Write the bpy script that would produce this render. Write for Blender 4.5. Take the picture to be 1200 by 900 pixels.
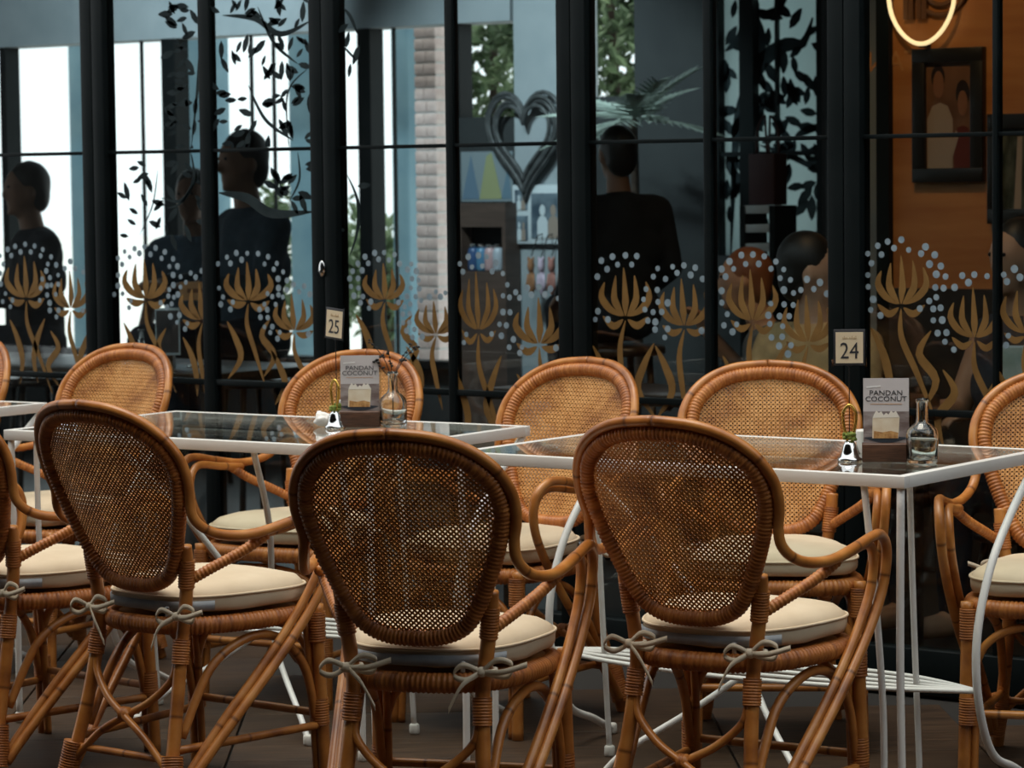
import bpy, bmesh, math, random
from mathutils import Vector, Matrix, noise
from mathutils.geometry import tessellate_polygon
R = math.radians
PI = math.pi
random.seed(7)
scene = bpy.context.scene
C = scene.collection
for o in list(bpy.data.objects): bpy.data.objects.remove(o, do_unlink=True)

# ------------------------------------------------------------------ camera
FPX, YAW, PITCH, ROLL, CAMH = 3400.0, 0.63971, 0.06929, -0.011345, 1.36
fw = Vector((-math.sin(YAW)*math.cos(PITCH), math.cos(YAW)*math.cos(PITCH), -math.sin(PITCH)))
_r = Vector((math.cos(YAW), math.sin(YAW), 0)); _u = _r.cross(fw)
rt = math.cos(ROLL)*_r + math.sin(ROLL)*_u
up = -math.sin(ROLL)*_r + math.cos(ROLL)*_u
cd = bpy.data.cameras.new('camera'); cam = bpy.data.objects.new('camera', cd); C.objects.link(cam)
cam.matrix_world = Matrix(((rt.x, up.x, -fw.x, 0), (rt.y, up.y, -fw.y, 0), (rt.z, up.z, -fw.z, CAMH), (0, 0, 0, 1)))
cd.sensor_width = 36; cd.lens = FPX*36/1200; cd.clip_end = 200
cd.dof.use_dof = True; cd.dof.focus_distance = 6.1; cd.dof.aperture_fstop = 9.0
scene.camera = cam

def at(x, y, z=None, Y=None):
    """point of the place seen at a pixel of the 1200x900 photograph, on height z or on depth plane Y"""
    d = fw + rt*((x-600)/FPX) + up*((450-y)/FPX)
    t = (z-CAMH)/d.z if z is not None else Y/d.y
    return Vector((0, 0, CAMH)) + d*t

# ------------------------------------------------------------------ world and light
w = bpy.data.worlds.new('World'); scene.world = w; w.use_nodes = True
w.node_tree.nodes['Background'].inputs[0].default_value = (0.93, 0.985, 1.0, 1)
w.node_tree.nodes['Background'].inputs[1].default_value = 1.5
sd = bpy.data.lights.new('hazy_sun', 'SUN'); sd.energy = 2.1; sd.angle = R(35); sd.color = (1, .9, .76)
so = bpy.data.objects.new('hazy_sun', sd); C.objects.link(so)
so.rotation_euler = Vector((0.10, 0.16, -1)).to_track_quat('-Z', 'Y').to_euler()
vs = scene.view_settings
vs.view_transform = 'Standard'; vs.look = 'None'; vs.exposure = 0.0; vs.gamma = 1; vs.use_curve_mapping = False

# ------------------------------------------------------------------ materials
MATS = {}
def N(nt, t, **k):
    n = nt.nodes.new(t)
    for a, b in k.items():
        setattr(n, a, b)
    return n
def mat(name, col, rough=.5, metal=0, col2=None, scale=20, stretch=(1, 1, 1), bump=0, spec=.5, emit=None, estr=0, coat=0, detail=4, ramp=(.35, .65)):
    if name in MATS: return MATS[name]
    m = bpy.data.materials.new(name); m.use_nodes = True; nt = m.node_tree
    b = nt.nodes['Principled BSDF']
    b.inputs['Base Color'].default_value = (*col, 1); b.inputs['Roughness'].default_value = rough
    b.inputs['Metallic'].default_value = metal; b.inputs['Specular IOR Level'].default_value = spec
    b.inputs['Coat Weight'].default_value = coat
    if emit: b.inputs['Emission Color'].default_value = (*emit, 1); b.inputs['Emission Strength'].default_value = estr
    if col2 or bump:
        tc = N(nt, 'ShaderNodeTexCoord'); mp = N(nt, 'ShaderNodeMapping'); mp.inputs['Scale'].default_value = stretch
        nz = N(nt, 'ShaderNodeTexNoise'); nz.inputs['Scale'].default_value = scale; nz.inputs['Detail'].default_value = detail
        nt.links.new(tc.outputs['Object'], mp.inputs[0]); nt.links.new(mp.outputs[0], nz.inputs['Vector'])
        if col2:
            cr = N(nt, 'ShaderNodeValToRGB'); cr.color_ramp.elements[0].color = (*col, 1); cr.color_ramp.elements[1].color = (*col2, 1)
            cr.color_ramp.elements[0].position, cr.color_ramp.elements[1].position = ramp
            nt.links.new(nz.outputs[0], cr.inputs[0]); nt.links.new(cr.outputs[0], b.inputs['Base Color'])
        if bump:
            bp = N(nt, 'ShaderNodeBump'); bp.inputs['Strength'].default_value = bump; bp.inputs['Distance'].default_value = .004
            nt.links.new(nz.outputs[0], bp.inputs['Height']); nt.links.new(bp.outputs[0], b.inputs['Normal'])
    MATS[name] = m
    return m

def rattan(name, base, dark, light, rough, freq, node_gap=None, coat=.3, mott=.6):
    """cane: colour varies with the length of the pole ('along') and with soft mottling; a pole has darker growth nodes"""
    m = bpy.data.materials.new(name); m.use_nodes = True; nt = m.node_tree; b = nt.nodes['Principled BSDF']
    at_ = N(nt, 'ShaderNodeAttribute', attribute_name='along')
    tc = N(nt, 'ShaderNodeTexCoord'); oi = N(nt, 'ShaderNodeObjectInfo')
    cmb = N(nt, 'ShaderNodeCombineXYZ'); nt.links.new(at_.outputs['Fac'], cmb.inputs[0])
    n1 = N(nt, 'ShaderNodeTexNoise'); n1.inputs['Scale'].default_value = freq; n1.inputs['Detail'].default_value = 2
    nt.links.new(cmb.outputs[0], n1.inputs['Vector'])
    n2 = N(nt, 'ShaderNodeTexNoise'); n2.inputs['Scale'].default_value = 14; n2.inputs['Detail'].default_value = 5
    nt.links.new(tc.outputs['Object'], n2.inputs['Vector'])
    mx = N(nt, 'ShaderNodeMix'); mx.inputs[0].default_value = mott
    nt.links.new(n1.outputs[0], mx.inputs[2]); nt.links.new(n2.outputs[0], mx.inputs[3])
    cr = N(nt, 'ShaderNodeValToRGB'); e = cr.color_ramp.elements
    e[0].position = .34; e[0].color = (*dark, 1); e[1].position = .68; e[1].color = (*light, 1)
    k = e.new(.5); k.color = (*base, 1)
    nt.links.new(mx.outputs[0], cr.inputs[0]); out = cr.outputs[0]
    if node_gap:
        md = N(nt, 'ShaderNodeMath', operation='PINGPONG'); md.inputs[1].default_value = node_gap/2
        nt.links.new(at_.outputs['Fac'], md.inputs[0])
        lt = N(nt, 'ShaderNodeMapRange'); lt.inputs[1].default_value = 0; lt.inputs[2].default_value = .006; lt.inputs[3].default_value = .85; lt.inputs[4].default_value = 0
        nt.links.new(md.outputs[0], lt.inputs[0])
        m2 = N(nt, 'ShaderNodeMix', data_type='RGBA'); nt.links.new(lt.outputs[0], m2.inputs[0]); nt.links.new(out, m2.inputs[6])
        m2.inputs[7].default_value = (dark[0]*.45, dark[1]*.4, dark[2]*.4, 1); out = m2.outputs[2]
    nt.links.new(out, b.inputs['Base Color'])
    b.inputs['Roughness'].default_value = rough; b.inputs['Coat Weight'].default_value = coat; b.inputs['Coat Roughness'].default_value = .25
    MATS[name] = m; return m

M_POLE = rattan('rattan_pole', (.44, .158, .030), (.20, .058, .010), (.60, .27, .068), .38, 9, .23, .15)
M_WRAP = rattan('rattan_wrap', (.39, .128, .024), (.16, .042, .008), (.56, .225, .052), .5, 60, None, .08, .45)
M_WEAVE = rattan('cane_weave', (.52, .235, .060), (.28, .095, .018), (.70, .37, .125), .55, 5, None, .0, .7)
M_CUSH = mat('cushion_canvas', (.60, .49, .345), .85, col2=(.66, .55, .40), scale=9, bump=.25, spec=.2)
M_CUSHB = mat('cushion_grey_gusset', (.28, .32, .36), .8, col2=(.36, .40, .44), scale=30, spec=.2)
M_RIB = mat('ribbon_cloth', (.80, .70, .54), .85, spec=.2)
M_ZIP = mat('zip_metal', (.6, .6, .6), .3, 1)
M_WHITE = mat('white_painted_metal', (.74, .72, .68), .35, col2=(.80, .79, .76), scale=6)
M_RUB = mat('foot_cap_plastic', (.62, .60, .55), .6)
M_BLACK = mat('black_frame', (.003, .0055, .006), .45, col2=(.006, .009, .0095), scale=5, spec=.12)
M_GOLD = mat('gold_paint', (.19, .098, .024), .5, .2, col2=(.26, .138, .036), scale=14)
M_DOT = mat('pale_blue_paint', (.20, .265, .31), .55, col2=(.28, .355, .40), scale=40)
M_LEAFP = mat('dark_leaf_paint', (.010, .016, .018), .7, col2=(.03, .042, .045), scale=9, spec=.08)
M_WOODB = mat('walnut_block', (.055, .024, .013), .4, col2=(.12, .055, .03), scale=8, stretch=(3, 40, 40))
M_BRASS = mat('brass', (.72, .45, .10), .25, .9)
M_STEEL = mat('polished_steel', (.75, .75, .74), .12, 1)
M_WIRE = mat('black_wire', (.02, .02, .02), .4, .5)
M_CHINA = mat('white_china', (.84, .82, .78), .25)
M_TILE = mat('wood_look_tile', (.022, .013, .008), .55, spec=.25, col2=(.085, .050, .028), scale=5, stretch=(1.2, 14, 1), bump=.3, detail=8, ramp=(.3, .75))
M_GROUT = mat('dark_grout', (.012, .010, .008), .8)

def glassmat(name, tint, k, rough=0.0, base=.03):
    m = bpy.data.materials.new(name); m.use_nodes = True; nt = m.node_tree
    for n in list(nt.nodes): nt.nodes.remove(n)
    o = N(nt, 'ShaderNodeOutputMaterial'); mx = N(nt, 'ShaderNodeMixShader'); t = N(nt, 'ShaderNodeBsdfTransparent'); g = N(nt, 'ShaderNodeBsdfGlossy')
    # Schlick reflectance from the angle to the pane, the same from both sides
    f0 = ((k-1)/(k+1))**2; ge = N(nt, 'ShaderNodeNewGeometry'); dt = N(nt, 'ShaderNodeVectorMath', operation='DOT_PRODUCT'); ab = N(nt, 'ShaderNodeMath', operation='ABSOLUTE')
    iv = N(nt, 'ShaderNodeMath', operation='SUBTRACT'); iv.inputs[0].default_value = 1; pw = N(nt, 'ShaderNodeMath', operation='POWER'); pw.inputs[1].default_value = 5
    fr = N(nt, 'ShaderNodeMath', operation='MULTIPLY_ADD'); fr.inputs[1].default_value = 1-f0; fr.inputs[2].default_value = f0
    nt.links.new(ge.outputs['Normal'], dt.inputs[0]); nt.links.new(ge.outputs['Incoming'], dt.inputs[1]); nt.links.new(dt.outputs['Value'], ab.inputs[0])
    nt.links.new(ab.outputs[0], iv.inputs[1]); nt.links.new(iv.outputs[0], pw.inputs[0]); nt.links.new(pw.outputs[0], fr.inputs[0])
    t.inputs[0].default_value = (*tint, 1); g.inputs['Roughness'].default_value = rough; g.inputs[0].default_value = (1, 1, 1, 1)
    nt.links.new(fr.outputs[0], mx.inputs[0]); nt.links.new(t.outputs[0], mx.inputs[1]); nt.links.new(g.outputs[0], mx.inputs[2]); nt.links.new(mx.outputs[0], o.inputs[0])
    MATS[name] = m; return m
M_PANE = glassmat('door_glass', (.90, .95, .95), 1.40)
M_TOPG = glassmat('table_glass', (.92, .955, .945), 1.52)
M_BOTTLE = bpy.data.materials.new('bottle_glass'); M_BOTTLE.use_nodes = True
_b = M_BOTTLE.node_tree.nodes['Principled BSDF']; _b.inputs['Transmission Weight'].default_value = 1; _b.inputs['Roughness'].default_value = .02; _b.inputs['IOR'].default_value = 1.45; _b.inputs['Base Color'].default_value = (.93, .97, .97, 1)

# ------------------------------------------------------------------ helpers
def link(name, me, m, parent=None):
    if m is not None and not me.materials: me.materials.append(m)
    o = bpy.data.objects.new(name, me); C.objects.link(o)
    if parent: o.parent = parent
    return o
def empty(name, loc=(0, 0, 0), rz=0, parent=None):
    o = bpy.data.objects.new(name, None); C.objects.link(o); o.location = loc; o.rotation_euler = (0, 0, rz); o.empty_display_size = .05
    if parent: o.parent = parent
    return o
def tag(o, label, cat, group=None):
    o['label'] = label; o['category'] = cat
    if group: o['group'] = group
    return o
def struct(o, label=None, cat=None):
    o['kind'] = 'structure'
    if label: o['label'] = label
    if cat: o['category'] = cat
    return o
def copy_tree(o, parent=None):
    c = o.copy(); C.objects.link(c); c.parent = parent
    for ch in o.children: copy_tree(ch, c)
    return c

class MB:
    """collects shapes for ONE mesh"""
    def __init__(s): s.v = []; s.f = []; s.al = []; s.smooth = []
    def add(s, vs, fs, sm=True, al=None):
        n = len(s.v); s.v += [tuple(v) for v in vs]; s.f += [tuple(i+n for i in f) for f in fs]
        s.al += al if al else [0.0]*len(vs); s.smooth += [sm]*len(fs)
    def box(s, a, b, bev=0):
        (x0, y0, z0), (x1, y1, z1) = a, b
        x0, x1 = min(x0, x1), max(x0, x1); y0, y1 = min(y0, y1), max(y0, y1); z0, z1 = min(z0, z1), max(z0, z1)
        if bev <= 0:
            s.add([(x0, y0, z0), (x1, y0, z0), (x1, y1, z0), (x0, y1, z0), (x0, y0, z1), (x1, y0, z1), (x1, y1, z1), (x0, y1, z1)],
                  [(3, 2, 1, 0), (4, 5, 6, 7), (0, 1, 5, 4), (1, 2, 6, 5), (2, 3, 7, 6), (3, 0, 4, 7)], False); return
        bm = bmesh.new(); r = bmesh.ops.create_cube(bm, size=1)
        for v in bm.verts: v.co = Vector((x0+(v.co.x+.5)*(x1-x0), y0+(v.co.y+.5)*(y1-y0), z0+(v.co.z+.5)*(z1-z0)))
        bmesh.ops.bevel(bm, geom=bm.edges[:], offset=bev, segments=2, affect='EDGES', profile=.5)
        s.bm(bm)
    def bm(s, bm, sm=True):
        bm.verts.index_update(); s.add([v.co.copy() for v in bm.verts], [[v.index for v in f.verts] for f in bm.faces], sm); bm.free()
    def tube(s, pts, r, sides=8, closed=False, cap=True, ripple=None, along0=0):
        """r: radius, list per point, or function of t in 0..1; ripple=(pitch, amplitude)"""
        P = [Vector(p) for p in pts]; n = len(P)
        L = [0]
        for i in range(1, n): L.append(L[-1]+(P[i]-P[i-1]).length)
        tot = L[-1] + ((P[0]-P[-1]).length if closed else 0)
        T = []
        for i in range(n):
            a = P[(i-1) % n] if closed else P[max(i-1, 0)]; b = P[(i+1) % n] if closed else P[min(i+1, n-1)]
            t = (b-a); T.append(t.normalized() if t.length > 1e-9 else Vector((0, 0, 1)))
        nrm = T[0].orthogonal().normalized(); vs = []; al = []
        for i in range(n):
            nrm = (nrm-T[i]*nrm.dot(T[i])); nrm = nrm.normalized() if nrm.length > 1e-6 else T[i].orthogonal().normalized()
            bn = T[i].cross(nrm)
            rr = r[i] if isinstance(r, (list, tuple)) else (r(L[i]/max(tot, 1e-9)) if callable(r) else r)
            if ripple: rr += ripple[1]*(1-abs(math.sin(PI*L[i]/ripple[0]))**3*2)
            for k in range(sides):
                a = 2*PI*k/sides; vs.append(P[i]+nrm*(math.cos(a)*rr)+bn*(math.sin(a)*rr)); al.append(along0+L[i])
        fs = []
        m = n if closed else n-1
        for i in range(m):
            j = (i+1) % n
            for k in range(sides):
                q = (k+1) % sides; fs.append((i*sides+k, i*sides+q, j*sides+q, j*sides+k))
        if cap and not closed:
            fs.append(tuple(range(sides-1, -1, -1))); fs.append(tuple((n-1)*sides+k for k in range(sides)))
        s.add(vs, fs, True, al)
    def lathe(s, prof, c=(0, 0, 0), sides=20, sx=1, sy=1):
        vs = []; fs = []
        for (r, z) in prof:
            for k in range(sides):
                a = 2*PI*k/sides; vs.append((c[0]+math.cos(a)*r*sx, c[1]+math.sin(a)*r*sy, c[2]+z))
        for i in range(len(prof)-1):
            for k in range(sides):
                q = (k+1) % sides; fs.append((i*sides+k, i*sides+q, (i+1)*sides+q, (i+1)*sides+k))
        fs.append(tuple(range(sides-1, -1, -1))); fs.append(tuple((len(prof)-1)*sides+k for k in range(sides)))
        s.add(vs, fs)
    def sphere(s, c, r, sc=(1, 1, 1), seg=14, rings=9):
        vs = []; fs = []
        for i in range(rings+1):
            ph = PI*i/rings
            rr, z = max(math.sin(ph), .001), math.cos(ph)
            for k in range(seg):
                a = 2*PI*k/seg; vs.append((c[0]+r*sc[0]*rr*math.cos(a), c[1]+r*sc[1]*rr*math.sin(a), c[2]+r*sc[2]*z))
        for i in range(rings):
            for k in range(seg):
                q = (k+1) % seg; fs.append((i*seg+k, (i+1)*seg+k, (i+1)*seg+q, i*seg+q))
        s.add(vs, fs)
    def plate(s, poly, org, ux, uy, th):
        """flat 2-D outline extruded along ux x uy by th"""
        n = len(poly); nn = ux.cross(uy).normalized()
        a = [org+ux*p[0]+uy*p[1] for p in poly]; b = [p+nn*th for p in a]
        tri = tessellate_polygon([[Vector((p[0], p[1], 0)) for p in poly]])
        fs = [tuple(t) for t in tri]+[tuple(i+n for i in t) for t in tri]+[(i, (i+1) % n, (i+1) % n+n, i+n) for i in range(n)]
        s.add(a+b, fs, False)
    def build(s, name, m, parent=None, recalc=True):
        me = bpy.data.meshes.new(name); me.from_pydata(s.v, [], s.f)
        me.polygons.foreach_set('use_smooth', s.smooth)
        if any(s.al):
            a = me.attributes.new('along', 'FLOAT', 'POINT'); a.data.foreach_set('value', s.al)
        if recalc:
            bm = bmesh.new(); bm.from_mesh(me); bmesh.ops.recalc_face_normals(bm, faces=bm.faces[:]); bm.to_mesh(me); bm.free()
        me.update()
        return link(name, me, m, parent)

def spline(pts, per=8, closed=False):
    P = [Vector(p) for p in pts]; n = len(P); out = []
    for i in range(n if closed else n-1):
        g = lambda j: P[j % n] if closed else P[min(max(j, 0), n-1)]
        p0, p1, p2, p3 = g(i-1), g(i), g(i+1), g(i+2)
        for k in range(per):
            t = k/per
            out.append(.5*((2*p1)+(-p0+p2)*t+(2*p0-5*p1+4*p2-p3)*t*t+(-p0+3*p1-3*p2+p3)*t**3))
    if not closed: out.append(P[-1])
    return out
def resample(P, step, closed=False):
    P = list(P)+([P[0]] if closed else []); out = [P[0].copy()]; acc = 0
    for a, b in zip(P, P[1:]):
        d = (b-a).length; t = step-acc
        while t <= d:
            out.append(a.lerp(b, t/d)); t += step
        acc = d-(t-step)
    if closed and (out[-1]-out[0]).length < step*.5: out.pop()
    return out
def text_mesh(body, size, name, m, parent, mw, extrude=.0004, align='CENTER', bold=0):
    cu = bpy.data.curves.new(name, 'FONT'); cu.body = body; cu.size = size; cu.align_x = align; cu.extrude = extrude; cu.offset = bold; cu.resolution_u = 3
    o = bpy.data.objects.new(name, cu); C.objects.link(o)
    dg = bpy.context.evaluated_depsgraph_get(); me = bpy.data.meshes.new_from_object(o.evaluated_get(dg)); bpy.data.objects.remove(o); bpy.data.curves.remove(cu)
    me.name = name; me.transform(mw)
    me.materials.clear()
    return link(name, me, m, parent)

# ------------------------------------------------------------------ terrace shell and added light blockers
YG = 6.75          # plane of the glass doors
YB = 10.6          # rear wall of the room behind the doors
def floor_tiles():
    m = MB(); m.box((-17, -4.2, -.05), (3.2, YG+.1, -.012)); f = struct(m.build('floor', M_GROUT), 'dark brown wood-look tiled terrace floor', 'floor')
    t = MB(); t.box((-.297, -.297, -.010), (.297, .297, 0), .002); first = t.build('floor_tile', M_TILE, f); me = first.data
    a = R(38); ca, sa = math.cos(a), math.sin(a); k = 0
    cx, cy = -3.9, 5.6
    for i in range(-9, 10):
        for j in range(-9, 10):
            x = cx+(i*.6)*ca-(j*.6+.3*(i % 2))*sa; y = cy+(i*.6)*sa+(j*.6+.3*(i % 2))*ca
            if not (2.0 < y < 6.35 and -8.2 < x < .6): continue
            o = first if k == 0 else bpy.data.objects.new('floor_tile', me)
            if k: C.objects.link(o); o.parent = f
            o.location = (x, y, random.uniform(-.0008, 0)); o.rotation_euler = (0, 0, a+PI/2*0)
            k += 1
    return f
floor_tiles()
M_BLOCK = mat('dark_blocker', (.020, .019, .017), .7, col2=(.036, .032, .028), scale=3)  # dark finish of the added light blockers
m = MB(); m.box((-26, -4.3, 0), (3.2, -4.1, 3.2)); struct(m.build('blocker_wall_back', M_BLOCK), 'dark wall added behind the terrace to darken the glass reflections', 'wall')  # unseen wall added to hide low sky and give the glass a dark reflection
m = MB(); m.box((3.0, -4.1, 0), (3.2, YG, 3.2)); struct(m.build('blocker_wall_right', M_BLOCK), 'dark wall added beside the terrace to block side light', 'wall')  # unseen wall added to darken faces turned to this side
m = MB(); m.box((-17, -4.1, 2.95), (3.0, 3.4, 3.1)); struct(m.build('ceiling', M_BLOCK), 'dark canopy added to block sky light over the front half of the terrace', 'ceiling')  # unseen canopy added to keep the rear of the chairs in shade
M_GROUND = mat('pale_paving', (.62, .62, .60), .8, col2=(.72, .72, .70), scale=2)
m = MB(); m.box((-60, YB+.2, -.1), (25, 60, -.03)); struct(m.build('ground', M_GROUND), 'pale sunlit ground outside the far windows', 'ground')

# ------------------------------------------------------------------ rattan armchair (front = +y)
OV = [(0, 0), (.066, .006), (.116, .033), (.149, .085), (.174, .145), (.199, .215), (.217, .285), (.222, .345), (.199, .415), (.122, .474), (0, .492)]
OV = [(u*.875, v*.835) for u, v in OV]
OVAL = [(u, v) for u, v in OV]+[(-u, v) for u, v in OV[-2:0:-1]]
OVS = [(p.x, p.y) for p in spline([(u, v, 0) for u, v in OVAL], 10, True)]
def bk(u, v, off=0):
    """point on the reclined, slightly hollow chair back; off moves it rearward"""
    return Vector((u, -.203-.150*(v/.411)+.9*u*u-off*.94, .485+v*.94-off*.34))
def oval_scaled(d):
    out = []
    n = len(OVS)
    for i in range(n):
        a, b = OVS[i-1], OVS[(i+1) % n]; tx, ty = b[0]-a[0], b[1]-a[1]; l = math.hypot(tx, ty) or 1
        out.append((OVS[i][0]+ty/l*d, OVS[i][1]-tx/l*d))
    return out
def inside(x, y, poly):
    c = False; n = len(poly)
    for i in range(n):
        x1, y1 = poly[i]; x2, y2 = poly[i-1]
        if (y1 > y) != (y2 > y) and x < (x2-x1)*(y-y1)/(y2-y1)+x1: c = not c
    return c
def weave(parent, pitch=.0076, wid=.0041, th=.0009):
    m = MB(); poly = oval_scaled(-.008); rnd = random.Random(3)
    q = math.sqrt(.5); cu, cv = 0, .205
    n = int(.36/pitch)
    for fam in (0, 1):
        dx, dy = (q, q) if fam == 0 else (q, -q)
        px, py = -dy, dx
        for k in range(-n, n+1):
            run = []
            ww = wid*rnd.uniform(.86, 1.1); sh = rnd.uniform(-.0005, .0005); al0 = rnd.uniform(0, 9)
            for j in range(-n, n+2):
                s = (j-.5)*pitch; o = k*pitch+sh; x = cu+dx*s+px*o; y = cv+dy*s+py*o
                if j <= n and inside(x, y, poly):
                    # crossing number parity decides over / under
                    run.append((x, y, ((j+k+fam) % 2)*2-1))
                elif run:
                    if len(run) > 1:
                        vs = []; al = []
                        for (a, b, z) in run:
                            for (e, t) in ((-1, -1), (1, -1), (1, 1), (-1, 1)):
                                vs.append(bk(a+px*e*ww/2, b+py*e*ww/2, z*.0006+t*th)); al.append(al0+a+b)
                        fs = []
                        for i in range(len(run)-1):
                            for c in range(4): fs.append((i*4+c, i*4+(c+1) % 4, i*4+4+(c+1) % 4, i*4+4+c))
                        m.add(vs, fs, False, al)
                    run = []
    o = m.build('cane_mesh', M_WEAVE, parent, recalc=False); o['kind'] = 'stuff'; return o

def wrapped(parent, name, pts, r, closed=False, pitch=.0085, amp=.0011, sides=10, along0=0):
    P = resample(pts, pitch/4, closed); m = MB(); m.tube(P, r, sides, closed, True, (pitch, amp), along0); return m.build(name, M_WRAP, parent)
def pole(parent, name, pts, r, per=8, sides=9, along0=0):
    m = MB(); m.tube(spline(pts, per), r, sides, along0=along0); return m.build(name, M_POLE, parent)
def binding(parent, a, b, r, pitch=.006):
    a, b = Vector(a), Vector(b); n = max(int((b-a).length/.02), 2)
    return wrapped(parent, 'binding', [a.lerp(b, i/n) for i in range(n+1)], r, False, pitch, .0009, 12, random.uniform(0, 9))
def seat_outline(hw, y0, y1, n=48, e=3.0, taper=.36):
    out = []
    for i in range(n):
        a = 2*PI*i/n; c, s = math.cos(a), math.sin(a)
        x = math.copysign(abs(c)**(2/e), c); y = math.copysign(abs(s)**(2/e), s)
        out.append((hw*x*(1+taper*y*.5), (y0+y1)/2+(y1-y0)/2*y))
    return out
def make_cushion(parent):
    c = MB(); n = 48
    prof = [(.90, .000), (.975, .004), (1.0, .014), (1.005, .026), (.985, .040), (.93, .052), (.80, .061), (.6, .066), (.3, .069)]
    ol = seat_outline(.190, -.195, .195, n)
    vs = []; fs = []; z0 = .424
    for s, z in prof:
        for i, (x, y) in enumerate(ol):
            wv = .0025*noise.noise(Vector((x*9, y*9, z*30)))+.002*math.sin(i*1.3+z*80)*(s > .9)
            vs.append((x*s, .0025+(y-.0025)*s, z0+z+wv))
    for k in range(len(prof)-1):
        for i in range(n): j = (i+1) % n; fs.append((k*n+i, k*n+j, (k+1)*n+j, (k+1)*n+i))
    vs.append((0, 0, z0+.070)); t = len(vs)-1
    fs += [((len(prof)-1)*n+i, (len(prof)-1)*n+(i+1) % n, t) for i in range(n)]
    fs.append(tuple(range(n-1, -1, -1)))
    c.add(vs, fs); cu = c.build('cushion', M_CUSH, parent)
    p = MB(); p.tube([Vector((x*1.006, y*1.006, z0+.036)) for x, y in ol], .0032, 6, True); p.build('piping', M_CUSH, cu)
    g = MB(); back = [(x, y) for x, y in seat_outline(.1945, -.200, .20, 64) if y < -.12]; back.sort()
    vs = []; fs = []
    for x, y in back:
        for z in (.006, .027): vs += [(x, y, z0+z), (x*.985, y*.985, z0+z)]
    for i in range(len(back)-1):
        a = i*4; b = a+4; fs += [(a, b, b+2, a+2), (a+1, a+3, b+3, b+1), (a, a+1, b+1, b), (a+2, b+2, b+3, a+3)]
    g.add(vs, fs); g.build('zip_gusset', M_CUSHB, cu)
    z = MB(); z.box((.09, -.206, z0-.004), (.099, -.201, z0+.018), .001); z.build('zip_pull', M_ZIP, cu)
    for s in (-1, 1):
        # tie ribbon: wraps the post, two bow loops, two tails
        r = MB(); cx, cy, cz = s*.136, -.205, .425
        def rib(pts, wd=.0115):
            P = spline(pts, 6); vs = []; fs = []
            for i, p in enumerate(P):
                for e in (-1, 1):
                    for t in (-1, 1): vs.append(p+Vector((0, t*.0007, e*wd/2)) if True else p)
            for i in range(len(P)-1):
                a = i*4; b = a+4; fs += [(a, a+2, b+2, b), (a+1, b+1, b+3, a+3), (a, b, b+1, a+1), (a+2, a+3, b+3, b+2)]
            r.add(vs, fs)
        r.tube([Vector((cx+.021*math.cos(a), -.193+.021*math.sin(a), cz)) for a in [2*PI*i/16 for i in range(16)]], .0045, 6, True)
        r.sphere((cx, cy-.012, cz), .0115, (1, .8, .9), 10, 7)
        f = -s
        rib([(cx, cy-.014, cz), (cx+.034, cy-.024, cz+.026), (cx+.064, cy-.022, cz+.018), (cx+.052, cy-.019, cz-.006), (cx, cy-.014, cz)])
        rib([(cx, cy-.014, cz), (cx-.034, cy-.024, cz+.014), (cx-.054, cy-.022, cz-.006), (cx-.030, cy-.019, cz-.016), (cx, cy-.014, cz)])
        rib([(cx, cy-.014, cz), (cx+.034*f, cy-.032, cz-.024), (cx+.062*f, cy-.030, cz-.074)])
        rib([(cx, cy-.014, cz), (cx+.045, cy-.030, cz+.004), (cx+.095, cy-.028, cz+.020)])
        r.build('tie_ribbon', M_RIB, cu)
    return cu

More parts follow.
